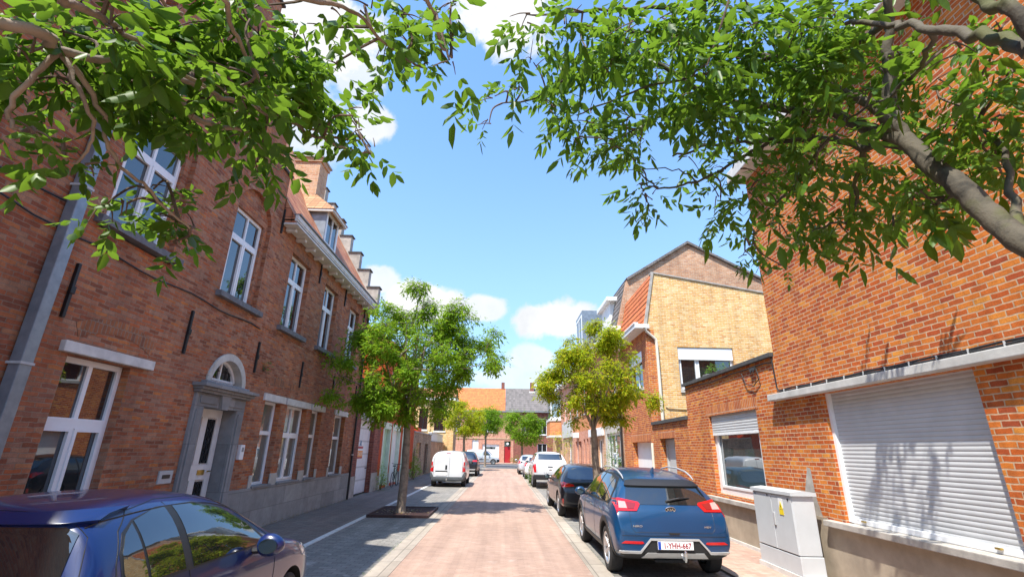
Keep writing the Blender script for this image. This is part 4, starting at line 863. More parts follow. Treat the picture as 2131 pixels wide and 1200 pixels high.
# tree grate round the left street tree
m = MB()
x0, x1, y0, y1 = -3.62, -2.03, 14.3, 16.3
for a in range(17):
    y = y0+a*(y1-y0)/16; m.box(x0, -3.05, y-.03, y+.03, .01, .05); m.box(-2.75, x1, y-.03, y+.03, .01, .05)
    if abs(y-15.2) > .3: m.box(-3.05, -2.75, y-.03, y+.03, .01, .05)
m.box(x0-.05,x0,y0-.06,y1+.06,0,.07); m.box(x1,x1+.05,y0-.06,y1+.06,0,.07); m.box(x0,x1,y0-.06,y0-.01,0,.068); m.box(x0,x1,y1+.01,y1+.06,0,.068); m.box(x0,x1,y0,y1,-.0,.012)
tag(m.build('tree_grate', M['grate']), 'dark rusty square tree grate round the nearer left street tree', 'tree grate')
m = MB()
for k in range(90):
    a = random.random()*2*PI; r = .25+abs(random.gauss(0, .25)); x = -2.9+r*math.cos(a); y = 15.2+r*math.sin(a); s = .02+random.random()*.03; t = random.random()*PI
    m.add([(x-s*math.cos(t),y-s*math.sin(t),.055),(x+s*.5*math.sin(t),y-s*.5*math.cos(t),.062),(x+s*math.cos(t),y+s*math.sin(t),.056),(x-s*.5*math.sin(t),y+s*.5*math.cos(t),.066)], [(0,1,2,3)])
tag(m.build('leaf_litter', M['dry']), 'dry leaf litter scattered on the tree grate', 'litter', kind='stuff')
# ================================================================= vehicles
def paint(name, col, metallic=.35, rough=.32, flake=.0):
    t = NT(name); b = t.bsdf(col, rough, Metallic=metallic)
    b.inputs['Coat Weight'].default_value = .65; b.inputs['Coat Roughness'].default_value = .03; b.inputs['Coat IOR'].default_value = 1.5
    n = t.noise(t.obj(), 2.2, 3); t.l(t.mix(.35, col, t.ramp(n.outputs[0], [(.3, tuple(x*.8 for x in col)), (.7, tuple(min(1, x*1.15) for x in col))])), b.inputs['Base Color'])
    return t.done(b)
M['paint_navy'] = paint('navy_car_paint', (.001,.012,.085), .0)
M['paint_blue'] = paint('blue_car_paint', (.0018,.042,.12), .1)
M['paint_black'] = paint('black_car_paint', (.008,.008,.012), .1)
M['paint_white'] = paint('white_car_paint', (.62,.635,.65), 0, .3)
M['paint_silver'] = paint('silver_car_paint', (.55,.57,.6), .3, .3)
M['car_glass'] = glass('car_glass', (.008,.012,.013), 1.75, .01, .09)
M['trim'] = plain('car_black_trim', (.015,.015,.016), .5, .1, 30)
M['tyre'] = plain('tyre_rubber', (.022,.022,.023), .85, .15, 30, .3)
M['alloy'] = plain('alloy_rim', (.55,.56,.57), .3, .06, 10, metallic=.8)
M['chrome'] = plain('chrome_trim', (.75,.76,.78), .12, .02, 10, metallic=1)
M['silver_trim'] = plain('silver_trim', (.6,.6,.6), .35, .04, 10, metallic=.5)
def lens(name, col): 
    t = NT(name); b = t.bsdf(col, .12); b.inputs['Coat Weight'].default_value = 1; return t.done(b)
M['lens_red'] = lens('tail_lens_red', (.50,.006,.008)); M['lens_dark'] = lens('tail_lens_dark_red', (.22,.012,.012)); M['lens_clear'] = lens('lens_clear', (.36,.28,.26)); M['lens_head'] = lens('headlamp_lens', (.45,.48,.5))
M['plate_white'] = plain('number_plate_white', (.82,.82,.82), .4, .02, 10); M['plate_red'] = plain('number_plate_red', (.32,.01,.015), .5, .02, 10); M['eu_blue'] = plain('plate_blue_band', (.01,.06,.42), .5, .02, 10)
M['van_bumper'] = plain('grey_bumper', (.085,.095,.105), .6, .1, 20)
M['under'] = plain('car_underside', (.01,.01,.01), .9, .1, 10)
def smooth_body(st, close=True):
    """st rows: (y, zb, sh, zt, w, wr) -> bmesh of the left/right symmetric hull"""
    bm = bmesh.new(); rings = []
    for y, zb, sh, zt, w, wr in st:
        drop = min(.085, (zt-sh)*.38); zm = zb+(sh-zb)*.5
        half = [(.0, zb), (.82*w, zb), (.965*w, zb+min(.07,(sh-zb)*.3)), (w, zm), (w*.99, sh-min(.1,(sh-zb)*.25)), (.955*w, sh), ((.5*.955*w+.5*wr)+.02, sh+(zt-sh)*.5), (wr, zt-drop), (wr*.72, zt-drop*.25), (0, zt)]
        rr = [bm.verts.new((x, y, z)) for x, z in half]
        ll = [rr[0]]+[bm.verts.new((-x, y, z)) for x, z in half[1:-1]]+[rr[-1]]
        rings.append((rr, ll))
    n = len(rings[0][0])
    for (r0, l0), (r1, l1) in zip(rings[:-1], rings[1:]):
        for i in range(n-1):
            bm.faces.new((r0[i], r1[i], r1[i+1], r0[i+1])); bm.faces.new((l0[i], l0[i+1], l1[i+1], l1[i]))
    for (r, l), fl in ((rings[0], 0), (rings[-1], 1)):
        for i in range(n-1):
            q = [r[i], r[i+1], l[i+1], l[i]]; q = [v for k, v in enumerate(q) if v not in q[:k]]
            bm.faces.new(q if fl else q[::-1])
    bmesh.ops.recalc_face_normals(bm, faces=bm.faces); return bm
class Car:
    def __init__(s, name, label, loc, rz, st, mat, wheels, r, W, cat='car', group=None, spokes=5, rimmat='alloy', arch=.055, body_mats=None):
        s.root = thing(name, label, cat, loc, rz, group); s.mat = mat; s.W = W
        bm = smooth_body(st); me = bpy.data.meshes.new('tmp'); bm.to_mesh(me); bm.free()
        o = bpy.data.objects.new('tmp', me); COL.objects.link(o)
        sb = o.modifiers.new('s', 'SUBSURF'); sb.levels = 3; sb.render_levels = 3
        dg = bpy.context.evaluated_depsgraph_get(); dg.update(); hull = bpy.data.meshes.new_from_object(o.evaluated_get(dg))
        s.verts = [v.co.copy() for v in hull.vertices]; s.faces = [tuple(p.vertices) for p in hull.polygons]
        s.bvh = BVHTree.FromPolygons(s.verts, s.faces)
        cuts = []
        for wy in wheels:
            c = MB(); 
            for sg in (-1, 1): c.lathe([(sg*W*.22, 0), (sg*W*.22, r+arch), (sg*(W*.5+.3), r+arch), (sg*(W*.5+.3), 0)], 40, 'x', (0, wy, r))
            k = c.build('cut', M['trim'], recalc=True); cuts.append(k)
            b = o.modifiers.new('b', 'BOOLEAN'); b.operation = 'DIFFERENCE'; b.object = k; b.solver = 'EXACT'
        dg = bpy.context.evaluated_depsgraph_get(); dg.update(); body = bpy.data.meshes.new_from_object(o.evaluated_get(dg)); body.name = 'body'
        for k in cuts+[o]: bpy.data.objects.remove(k)
        body.materials.clear(); body.materials.append(M[mat]); body.materials.append(M['under'])
        for p in body.polygons:
            c = p.center; p.use_smooth = True
            p.material_index = 1 if (any((c.y-wy)**2+(c.z-r)**2 < (r+arch+.004)**2 for wy in wheels) and abs(p.normal.x) < .99 and c.z < r*2.2 and abs((c.y-min(wheels, key=lambda q: abs(q-c.y)))**2+(c.z-r)**2-(r+arch)**2) < .01) or (p.normal.z < -.9 and c.z < .4) else 0
        body.set_sharp_from_angle(angle=R(38))
        s.body = bpy.data.objects.new('body', body); COL.objects.link(s.body); s.body.parent = s.root
        wm = None
        for wy in wheels:
            for sg in (-1, 1): s.wheel(wy, sg, r, W, spokes, rimmat)
    def wheel(s, wy, sg, r, W, spokes, rimmat):
        cx = sg*(W/2-.125)
        h = MB(); h.lathe([(-.06,0),(-.06,r*.55),(.02,r*.55),(.02,0)], 20, 'x'); hub = h.build('wheel', M['under'], s.root, local=True); hub.location = (cx, wy, r); hub.rotation_euler = (0, 0, 0 if sg > 0 else PI)
        t = MB(); w = .105
        t.lathe([(-w,r*.66),(-w,r*.9),(-w*.8,r*.985),(-w*.3,r),(0,r*.997),(w*.3,r),(w*.8,r*.985),(w,r*.9),(w*.98,r*.72),(w*.85,r*.66)], 36, 'x'); t.build('tyre', M['tyre'], hub, smooth=True, local=True)
        m = MB(); m.lathe([(-w*.8,r*.66),(w*.5,r*.6),(w*.85,r*.66),(w*.95,r*.7),(w*.9,r*.63),(w*.3,r*.55),(w*.2,r*.5)], 32, 'x'); m.lathe([(w*.4,0),(w*.72,r*.06),(w*.72,r*.13),(w*.3,r*.17)], 16, 'x')
        for k in range(spokes):
            a = 2*PI*k/spokes; ca, sa = math.cos(a), math.sin(a)
            def P(x, rad, tt): return (x, rad*ca-tt*sa, rad*sa+tt*ca)
            a0, a1 = .09*r, .13*r
            m.add([P(w*.35,r*.1,-a0),P(w*.35,r*.1,a0),P(w*.55,r*.64,a1),P(w*.55,r*.64,-a1),P(w*.7,r*.1,-a0*.8),P(w*.7,r*.1,a0*.8),P(w*.86,r*.64,a1*.8),P(w*.86,r*.64,-a1*.8)], [(0,1,2,3),(7,6,5,4),(0,4,5,1),(1,5,6,2),(2,6,7,3),(3,7,4,0)])
        m.build('rim', M[rimmat], hub, smooth=True, local=True)
    def patch(s, name, mat, poly, proj, off=.004, parent=None, grid=.05, skirt=.012, side=-1):
        """panel, lens or pane: an outline laid on the hull with its own thickness"""
        bm = bmesh.new()
        tri = tessellate_polygon([[Vector((a, b, 0)) for a, b in poly]])
        vs = [bm.verts.new((a, b, 0)) for a, b in poly]
        for t in tri:
            try: bm.faces.new([vs[i] for i in t])
            except ValueError: pass
        for ax in (0, 1):
            lo = min(p[ax] for p in poly); hi = max(p[ax] for p in poly); k = lo+grid
            while k < hi:
                c = [0, 0, 0]; nn = [0, 0, 0]; c[ax] = k; nn[ax] = 1
                bmesh.ops.bisect_plane(bm, geom=bm.verts[:]+bm.edges[:]+bm.faces[:], plane_co=c, plane_no=nn, dist=1e-5); k += grid
        bmesh.ops.remove_doubles(bm, verts=bm.verts, dist=1e-5)
        D = {'rear': Vector((0,1,0)), 'front': Vector((0,-1,0)), 'side': Vector((-side,0,0)), 'top': Vector((0,0,-1))}[proj]
        inner = {}
        for v in bm.verts:
            a, b = v.co.x, v.co.y
            o = {'rear': Vector((a,-3,b)), 'front': Vector((a,9,b)), 'side': Vector((3*side,a,b)), 'top': Vector((a,b,5))}[proj]
            h, nrm, _, _ = s.bvh.ray_cast(o, D)
            if h is None: h, nrm, _, _ = s.bvh.find_nearest(o+D*(3 if proj in ('side',) else 3))
            if nrm.dot(D) > 0: nrm = -nrm
            v.co = h+nrm*off; inner[v] = h-nrm*skirt
        bmesh.ops.recalc_face_normals(bm, faces=bm.faces)
        if bm.faces and sum((f.normal.dot(D)*f.calc_area() for f in bm.faces)) > 0: bmesh.ops.reverse_faces(bm, faces=bm.faces)
        be = [e for e in bm.edges if e.is_boundary]; nv = {}
        for e in be:
            for v in e.verts:
                if v not in nv: nv[v] = bm.verts.new(inner[v])
        for e in be:
            l = e.link_loops[0]; a, b = l.vert, l.link_loop_next.vert; bm.faces.new((b, a, nv[a], nv[b]))
        me = bpy.data.meshes.new(name); bm.to_mesh(me); bm.free(); me.materials.append(M[mat])
        for p in me.polygons: p.use_smooth = True
        me.set_sharp_from_angle(angle=R(35))
        ob = bpy.data.objects.new(name, me); COL.objects.link(ob); ob.parent = parent or s.root; return ob
    def hit(s, a, b, proj, side=-1):
        D = {'rear': Vector((0,1,0)), 'side': Vector((-side,0,0)), 'top': Vector((0,0,-1)), 'front': Vector((0,-1,0))}[proj]
        o = {'rear': Vector((a,-3,b)), 'side': Vector((3*side,a,b)), 'top': Vector((a,b,5)), 'front': Vector((a,9,b))}[proj]
        h, n, _, _ = s.bvh.ray_cast(o, D)
        if h is None: h, n, _, _ = s.bvh.find_nearest(o+D*3)
        return h
    def seam(s, pts, proj, side=-1, name='panel_gap', w=.006, mat='trim'):
        m = MB(); P = []
        for (a, b), (c, d) in zip(pts[:-1], pts[1:]):
            k = max(2, int(math.hypot(c-a, d-b)/.05))
            for i in range(k): P.append(s.hit(a+(c-a)*i/k, b+(d-b)*i/k, proj, side))
        P.append(s.hit(*pts[-1], proj, side)); m.tube(P, w/2, 4); return m.build(name, M[mat], s.body, local=True)
    def mirror(s, y, z, sg, W, mat=None, sz=1):
        m = MB(); bm = bmesh.new(); bmesh.ops.create_uvsphere(bm, u_segments=14, v_segments=10, radius=1)
        for v in bm.verts: v.co = Vector((sg*(W/2+.10)+v.co.x*.105*sz, y+v.co.y*.08*sz*(1 if v.co.y > 0 else .7), z+v.co.z*.082*sz*(1-.15*v.co.x*sg)))
        m.bm(bm); o = m.build('mirror', M[mat or s.mat], s.root, smooth=60, local=True)
        g = MB(); g.prism([(sg*(W/2+.10)+.07*sz*math.cos(a), y-.058*sz, z+.052*sz*math.sin(a)) for a in [2*PI*k/20 for k in range(20)]], (0,.03,0)); g.build('mirror_glass', M['car_glass'], o, local=True)
        a = MB(); a.tube([(sg*(W/2-.06), y+.02, z-.05), (sg*(W/2+.05), y+.01, z-.04)], .025, 8); a.build('mirror_arm', M['trim'], o, local=True); return o
    def plate(s, x0, x1, z0, z1, y, txt, th=0, eu=True, n=None):
        """number plate as an upright panel"""
        m = MB(); m.box(x0, x1, y, y+.012, z0, z1, .003); p = m.build('number_plate', M['plate_white'], s.root, local=True)
        h = (z1-z0); w = x1-x0
        if eu: m = MB(); m.box(x0+.004, x0+w*.085, y-.002, y, z0+.004, z1-.004); m.build('euro_band', M['eu_blue'], p, local=True)
        t = text_mb(txt, h*.66, ((x0+x1)/2+w*.045, y, z0+h*.18), (1,0,0), (0,0,1), .002, sx=w/(h*.62)/len(txt)*.98, bold=.022); t.build('plate_text', M['plate_red'], p, local=True)
        return p
    def both(s, f):
        for sg in (-1, 1): f(sg)
# ---------------------------------------------------------------- blue crossover parked on the right
st = [(0,.40,.55,.66,.80,.74),(.04,.35,.68,.85,.85,.79),(.09,.31,.82,.96,.875,.80),(.16,.28,.9,1.03,.885,.78),(.28,.26,.95,1.17,.893,.71),(.42,.25,.965,1.31,.898,.65),(.56,.24,.97,1.40,.9,.625),(.95,.22,.965,1.49,.9,.62),(1.5,.2,.955,1.54,.9,.615),(2.1,.2,.945,1.535,.9,.61),(2.5,.2,.94,1.48,.9,.615),(2.85,.2,.93,1.32,.9,.65),(3.15,.2,.92,1.10,.9,.74),(3.3,.2,.90,1.03,.9,.78),(3.75,.2,.84,.94,.885,.78),(4.02,.24,.72,.80,.83,.70),(4.14,.3,.6,.68,.74,.6),(4.18,.36,.52,.58,.66,.52)]
c = Car('parked_crossover', 'blue crossover with roof rails parked nearest on the right, rear towards the camera', (2.6, 7.85, 0), 0, st, 'paint_blue', (.76, 3.36), .335, 1.8)
c.patch('rear_window', 'car_glass', [(-.60,1.03),(.60,1.03),(.66,1.06),(.585,1.27),(.5,1.285),(-.5,1.285),(-.585,1.27),(-.66,1.06)], 'rear', .005)
sp = MB(); sp.prism([(-.60,.26,1.275),(-.50,.2,1.31),(.50,.2,1.31),(.60,.26,1.275),(.59,.62,1.40),(-.59,.62,1.40)], (0,.03,.035)); 
c.patch('spoiler', 'trim', [(-.60,1.27),(.60,1.27),(.555,1.335),(.4,1.36),(-.4,1.36),(-.555,1.335)], 'rear', .03)
c.both(lambda sg: c.patch('tail_light', 'lens_red', [(sg*a, b) for a, b in ((.87,.94),(.855,1.03),(.80,1.09),(.74,1.105),(.47,1.06),(.45,1.03),(.52,.945))][::sg], 'rear', .014))
c.both(lambda sg: c.patch('tail_light_inner', 'lens_dark', [(sg*a, b) for a, b in ((.65,.968),(.655,1.06),(.51,1.04),(.56,.968))][::sg], 'rear', .02))
c.both(lambda sg: c.patch('reverse_lamp', 'lens_clear', [(sg*a, b) for a, b in ((.78,.972),(.76,1.062),(.665,1.055),(.66,.972))][::sg], 'rear', .02))
c.both(lambda sg: c.patch('rear_reflector', 'lens_red', [(sg*a, b) for a, b in ((.80,.515),(.74,.55),(.48,.545),(.46,.52),(.5,.51))][::sg], 'rear', .008))
c.patch('bumper_insert', 'trim', [(-.37,.575),(.37,.575),(.5,.41),(.84,.40),(.84,.30),(-.84,.30),(-.84,.40),(-.5,.41)], 'rear', .008)
def stripe(pts, w):
    out = []; n = len(pts)
    for k in (1, -1):
        row = []
        for i, p in enumerate(pts):
            a = Vector(pts[max(i-1, 0)]); b = Vector(pts[min(i+1, n-1)]); t = (b-a).normalized(); q = Vector((-t.y, t.x))
            row.append((p[0]+q.x*w*k, p[1]+q.y*w*k))
        out += row if k > 0 else row[::-1]
    return out
c.patch('silver_trim', 'silver_trim', stripe([(-.82,.405),(-.52,.405),(-.36,.575),(.36,.575),(.52,.405),(.82,.405)], .014), 'rear', .022)
c.patch('skid_plate', 'silver_trim', [(-.42,.40),(.42,.40),(.50,.33),(-.50,.33)], 'rear', .018)
c.plate(-.27, .26, .445, .555, -.035, '1-YHH-667')
m = MB(); m.box(-.29,.28,-.022,.02,.42,.445); m.build('plate_holder', M['trim'], c.root, local=True)
text_mb('KIA', .036, (-.0, .064, .955), (1,0,0), (0,0,1), .004, sx=1.3, bold=.02).build('badge_letters', M['chrome'], c.root, local=True)
m = MB(); h = c.hit(0, .97, 'rear'); pts = [(.075*math.cos(a), h.y-.012, .972+.037*math.sin(a)) for a in [2*PI*k/24 for k in range(25)]]; m.tube(pts, .006, 6); m.build('badge_ring', M['chrome'], c.root, local=True)
m = MB(); m.prism([(.068*math.cos(a), h.y-.010, .972+.033*math.sin(a)) for a in [2*PI*k/24 for k in range(24)]], (0,.012,0)); m.build('badge', M['trim'], c.root, local=True)
for o in list(c.root.children):
    if o.name.startswith('badge_letters'): o.location.y = h.y-.082
h2 = c.hit(-.5, .74, 'rear')
text_mb('NIRO', .028, (-.54, h2.y-.006, .735), (1,0,0), (0,0,1), .002, sx=1.5, bold=.02).build('model_lettering', M['chrome'], c.root, local=True)
text_mb('HEV', .026, (.52, h2.y-.006, .735), (1,0,0), (0,0,1), .002, sx=1.5, bold=.02).build('model_lettering', M['chrome'], c.root, local=True)
c.seam([(-.64,1.0),(-.63,.72),(-.58,.665),(.58,.665),(.63,.72),(.64,1.0)], 'rear'); c.seam([(-.78,.62),(.78,.62)], 'rear', w=.008)
c.patch('tailgate_handle', 'trim', [(-.09,.665),(.09,.665),(.07,.64),(-.07,.64)], 'rear', .006)
m = MB(); a = c.hit(.0, 1.08, 'rear'); b = c.hit(.36, 1.13, 'rear'); m.tube([a+Vector((-.03,-.02,0)), (a+b)/2+Vector((0,-.03,.02)), b+Vector((0,-.02,0))], [.02,.014,.008], 6); m.build('rear_wiper', M['trim'], c.root, local=True)
m = MB(); m.tube([(.12,.1,.33),(.12,-.05,.30),(.12,-.07,.34),(.12,-.07,.40)], .018, 8); m.lathe([(.38,0),(.39,.02),(.41,.026),(.43,.02),(.44,0)], 10, 'z', (.12,-.07,0)); m.build('tow_hook', M['chrome'], c.root, smooth=True, local=True)
m = MB(); m.box(-.3,.2,.05,.12,.26,.3,.01); m.build('tow_bar', M['under'], c.root, local=True)
def rail(sg):
    P = [(sg*.585,.60,1.38),(sg*.585,.70,1.43),(sg*.59,.95,1.495),(sg*.595,1.4,1.54),(sg*.595,1.9,1.54),(sg*.59,2.25,1.50),(sg*.585,2.4,1.45)]
    m = MB(); m.tube(P, [.008,.013,.015,.015,.015,.013,.008], 8); m.build('roof_rail', M['silver_trim'], c.root, smooth=True, local=True)
c.both(rail)
m = MB(); m.prism([(-.012,.85,1.45),(-.012,1.02,1.48),(-.012,.86,1.56),(-.012,.84,1.56)], (.024,0,0)); m.build('antenna_fin', M['paint_blue'], c.root, local=True)
for sg in (-1, 1):
    c.patch('window_trim', 'trim', [(.62,1.0),(.55,1.07),(.62,1.25),(.85,1.38),(1.3,1.44),(2.0,1.45),(2.4,1.40),(2.75,1.22),(2.98,1.03),(2.9,.985),(1.5,.985)][::-sg], 'side', .004, side=sg)
    for poly in ([(.66,1.03),(.61,1.08),(.66,1.22),(.82,1.33),(.95,1.36),(.95,1.02)], [(.99,1.02),(.99,1.365),(1.3,1.41),(1.66,1.42),(1.66,1.015)], [(1.74,1.015),(1.74,1.42),(2.0,1.42),(2.35,1.37),(2.65,1.2),(2.85,1.04),(2.8,1.015)]):
        c.patch('side_window', 'car_glass', poly[::sg], 'side', .008, side=sg)
    for wy in (.76, 3.36):
        r0, r1 = .395, .47
        pts = [(wy+r1*math.cos(a), max(.22,.335+r1*math.sin(a))) for a in [PI*(-.08)+PI*1.16*k/20 for k in range(21)]]+[(wy+r0*math.cos(a), max(.22,.335+r0*math.sin(a))) for a in [PI*1.08-PI*1.16*k/20 for k in range(21)]]
        c.patch('arch_cladding', 'trim', pts, 'side', .012, side=sg)
    c.patch('sill_cladding', 'trim', [(1.18,.22),(1.18,.36),(2.95,.36),(2.95,.22)], 'side', .01, side=sg)
    c.seam([(.98,.98),(.95,.7),(1.12,.42)], 'side', sg); c.seam([(1.70,1.0),(1.70,.38)], 'side', sg); c.seam([(2.78,1.0),(2.72,.4)], 'side', sg)
    for yy in (1.02, 1.86): c.patch('door_handle', 'chrome', [(yy,.86),(yy+.18,.865),(yy+.18,.89),(yy,.885)], 'side', .02, side=sg)
    c.mirror(2.62, 1.04, sg, 1.8)
c.patch('windscreen', 'car_glass', [(-.60,2.62),(.60,2.62),(.74,3.1),(.4,3.16),(-.4,3.16),(-.74,3.1)], 'top', .005)
c.both(lambda sg: c.patch('headlight', 'lens_head', [(sg*a, b) for a, b in ((.5,.72),(.8,.78),(.8,.66),(.52,.64))][::sg], 'front', .01))
# ---------------------------------------------------------------- navy hatchback in the left foreground
st = [(0,.42,.55,.68,.72,.66),(.05,.36,.70,.88,.79,.73),(.12,.31,.84,1.0,.82,.72),(.22,.28,.92,1.15,.84,.65),(.36,.26,.965,1.34,.85,.58),(.46,.25,.975,1.415,.855,.565),(.62,.24,.975,1.445,.857,.56),(1.0,.22,.97,1.475,.86,.56),(1.6,.2,.96,1.49,.86,.555),(2.1,.2,.94,1.47,.86,.555),(2.5,.2,.925,1.38,.86,.565),(2.85,.2,.91,1.2,.86,.62),(3.15,.2,.895,1.0,.86,.71),(3.3,.2,.87,.96,.858,.72),(3.65,.22,.80,.90,.85,.70),(3.95,.25,.68,.77,.78,.6),(4.08,.32,.55,.63,.65,.5),(4.12,.4,.5,.55,.56,.42)]
MPX = [0,.36,.46,.62,.78,1.1,1.66,2.1,2.5,2.9,3.3,4.12]; MPY = [0,.2,.24,.29,.36,.55,.95,1.4,1.8,2.2,2.6,3.45]
def mp(y): return float(np.interp(y, MPX, MPY))
def mq(L): return [(mp(a), b) for a, b in L]
st = [(mp(r[0]),)+r[1:] for r in st]
n = Car('parked_hatchback', 'dark navy blue hatchback parked in the left foreground beside the brick town house', (-2.91, 2.75, 0), 0, st, 'paint_navy', (.42, 2.62), .31, 1.72)
n.patch('rear_window', 'car_glass', [(-.56,1.0),(.56,1.0),(.62,1.04),(.56,1.31),(.48,1.345),(-.48,1.345),(-.56,1.31),(-.62,1.04)], 'rear', .006)
n.patch('spoiler', 'paint_navy', [(-.56,1.35),(.56,1.35),(.52,1.40),(-.52,1.40)], 'rear', .03)
n.both(lambda sg: n.patch('tail_light', 'lens_red', [(sg*a, b) for a, b in ((.83,.82),(.80,1.02),(.72,1.1),(.66,1.0),(.70,.82))][::sg], 'rear', .012))
for sg in (-1, 1):
    n.patch('window_trim', 'trim', mq([(.80,1.0),(.77,1.08),(.81,1.19),(.93,1.288),(1.13,1.345),(1.5,1.388),(1.95,1.383),(2.3,1.31),(2.6,1.15),(2.81,.995),(2.76,.975),(1.6,.993)])[::-sg], 'side', .004, side=sg)
    for poly in ([(.83,1.02),(.80,1.09),(.84,1.19),(.95,1.275),(1.1,1.325),(1.1,1.015)], [(1.135,1.015),(1.135,1.335),(1.4,1.372),(1.60,1.378),(1.60,1.008)], [(1.70,1.004),(1.70,1.378),(1.95,1.37),(2.27,1.30),(2.55,1.15),(2.74,1.0),(2.70,.985)]):
        n.patch('side_window', 'car_glass', mq(poly)[::sg], 'side', .008, side=sg)
    n.seam(mq([(.62,.98),(.72,1.14),(.9,1.3),(1.15,1.395),(1.6,1.43),(2.0,1.42),(2.35,1.34),(2.68,1.16),(2.92,.98),(2.88,.6),(2.8,.3)]), 'side', sg, w=.008); n.seam(mq([(1.655,1.41),(1.655,.6),(1.6,.3)]), 'side', sg, w=.008); n.seam(mq([(.62,.98),(.8,.7),(1.0,.5)]), 'side', sg)
    for yy in (.55, 1.1): n.patch('door_handle', 'paint_navy', [(yy,.84),(yy+.17,.845),(yy+.17,.875),(yy,.87)], 'side', .022, side=sg)
    n.mirror(mp(2.5), 1.0, sg, 1.72, sz=1.1)
    n.patch('headlight', 'lens_head', mq([(3.5,.82),(3.75,.80),(3.95,.68),(3.8,.66),(3.6,.72)])[::-sg], 'side', .008, side=sg)
def tq(L): return [(a, mp(b)) for a, b in L]
n.seam(tq([(-.60,.5),(-.3,.56),(.3,.56),(.60,.5)]), 'top')
for sg in (-1, 1): n.seam(tq([(sg*.60,.5),(sg*.7,.25),(sg*.74,.12)]), 'top'); n.seam(tq([(sg*.555,.56),(sg*.56,1.0),(sg*.55,1.6),(sg*.545,2.1),(sg*.56,2.5)]), 'top', w=.012)
n.patch('windscreen', 'car_glass', tq([(-.52,2.35),(.52,2.35),(.68,3.08),(.3,3.16),(-.3,3.16),(-.68,3.08)]), 'top', .005)
m = MB(); m.tube([(-.1,.30,1.42),(-.1,.26,1.5),(-.1,.14,1.64)], [.014,.007,.004], 6); m.build('aerial', M['trim'], n.root, local=True)
# ---------------------------------------------------------------- black hatchback
st = [(0,.38,.55,.68,.78,.72),(.05,.32,.70,.84,.85,.78),(.12,.28,.82,.96,.88,.76),(.3,.25,.90,1.10,.89,.68),(.5,.24,.93,1.27,.89,.60),(.62,.23,.94,1.36,.89,.58),(1.0,.2,.93,1.42,.89,.57),(1.7,.2,.92,1.445,.89,.565),(2.2,.2,.91,1.42,.89,.565),(2.6,.2,.9,1.32,.89,.58),(3.0,.2,.89,1.10,.89,.66),(3.25,.2,.87,.97,.885,.74),(3.8,.2,.78,.87,.87,.74),(4.1,.24,.66,.74,.80,.65),(4.25,.3,.55,.62,.68,.52),(4.3,.36,.48,.53,.58,.42)]
k = Car('parked_hatchback', 'glossy black hatchback parked behind the right street tree, in front of the blue crossover', (2.56, 14.55, 0), R(1.5), st, 'paint_black', (.74, 3.35), .33, 1.78)
k.patch('rear_window', 'car_glass', [(-.55,1.02),(.55,1.02),(.64,1.06),(.56,1.30),(.48,1.33),(-.48,1.33),(-.56,1.30),(-.64,1.06)], 'rear', .006)
k.both(lambda sg: k.patch('tail_light', 'lens_red', [(sg*a, b) for a, b in ((.88,.84),(.86,.93),(.78,.95),(.50,.88),(.48,.85),(.7,.82))][::sg], 'rear', .012))
k.both(lambda sg: k.patch('rear_reflector', 'lens_dark', [(sg*a, b) for a, b in ((.82,.28),(.84,.52),(.80,.52),(.78,.28))][::sg], 'rear', .01))
k.patch('tailgate_recess', 'trim', [(-.45,.86),(.45,.86),(.5,.8),(.36,.68),(-.36,.68),(-.5,.8)], 'rear', .005)
m = MB(); hh = k.hit(0,.75,'rear'); m.box(-.26,.26,hh.y-.02,hh.y,.70,.81,.003); m.build('number_plate', M['plate_white'], k.root, local=True)
for sg in (-1, 1):
    k.patch('window_trim', 'trim', [(.6,.98),(.7,1.16),(1.0,1.31),(1.6,1.36),(2.1,1.345),(2.5,1.24),(2.95,.97),(1.6,.95)][::-sg], 'side', .004, side=sg)
    for poly in ([(.78,.99),(.86,1.16),(1.05,1.28),(1.5,1.33),(1.5,.98)], [(1.58,.98),(1.58,1.33),(2.08,1.31),(2.45,1.21),(2.78,.99)]): k.patch('side_window', 'car_glass', poly[::sg], 'side', .008, side=sg)
    k.seam([(1.54,.97),(1.54,.35)], 'side', sg); k.mirror(2.6, .98, sg, 1.78)
k.patch('windscreen', 'car_glass', [(-.54,2.5),(.54,2.5),(.7,3.1),(-.7,3.1)], 'top', .005)
# ---------------------------------------------------------------- white pickup with hard top
st = [(0,.60,.72,.80,.78,.76),(.04,.56,.95,1.20,.84,.83),(.09,.52,1.14,1.30,.86,.82),(.16,.48,1.17,1.44,.87,.74),(.3,.46,1.18,1.66,.875,.66),(.42,.45,1.18,1.725,.88,.63),(1.0,.42,1.18,1.75,.88,.63),(1.75,.42,1.17,1.76,.88,.63),(2.2,.42,1.16,1.76,.88,.62),(2.9,.42,1.15,1.74,.88,.62),(3.3,.42,1.14,1.62,.88,.64),(3.8,.42,1.13,1.27,.88,.74),(4.1,.44,1.1,1.2,.88,.78),(4.8,.46,1.0,1.1,.86,.78),(5.05,.5,.85,.95,.8,.7),(5.15,.55,.7,.78,.7,.6)]
p = Car('pickup_truck', 'white double cab pickup with a white hard top parked on the right', (2.42, 25.4, 0), 0, st, 'paint_white', (1.05, 4.2), .38, 1.76, cat='pickup truck')
p.patch('rear_window', 'car_glass', [(-.62,1.36),(.62,1.36),(.58,1.63),(-.58,1.63)], 'rear', .006)
p.both(lambda sg: p.patch('tail_light', 'lens_red', [(sg*a, b) for a, b in ((.86,.76),(.86,1.14),(.72,1.15),(.70,.76))][::sg], 'rear', .014))
m = MB(); m.box(-.86,.86,-.12,.06,.42,.66,.04); m.build('bumper', M['trim'], p.root, local=True)
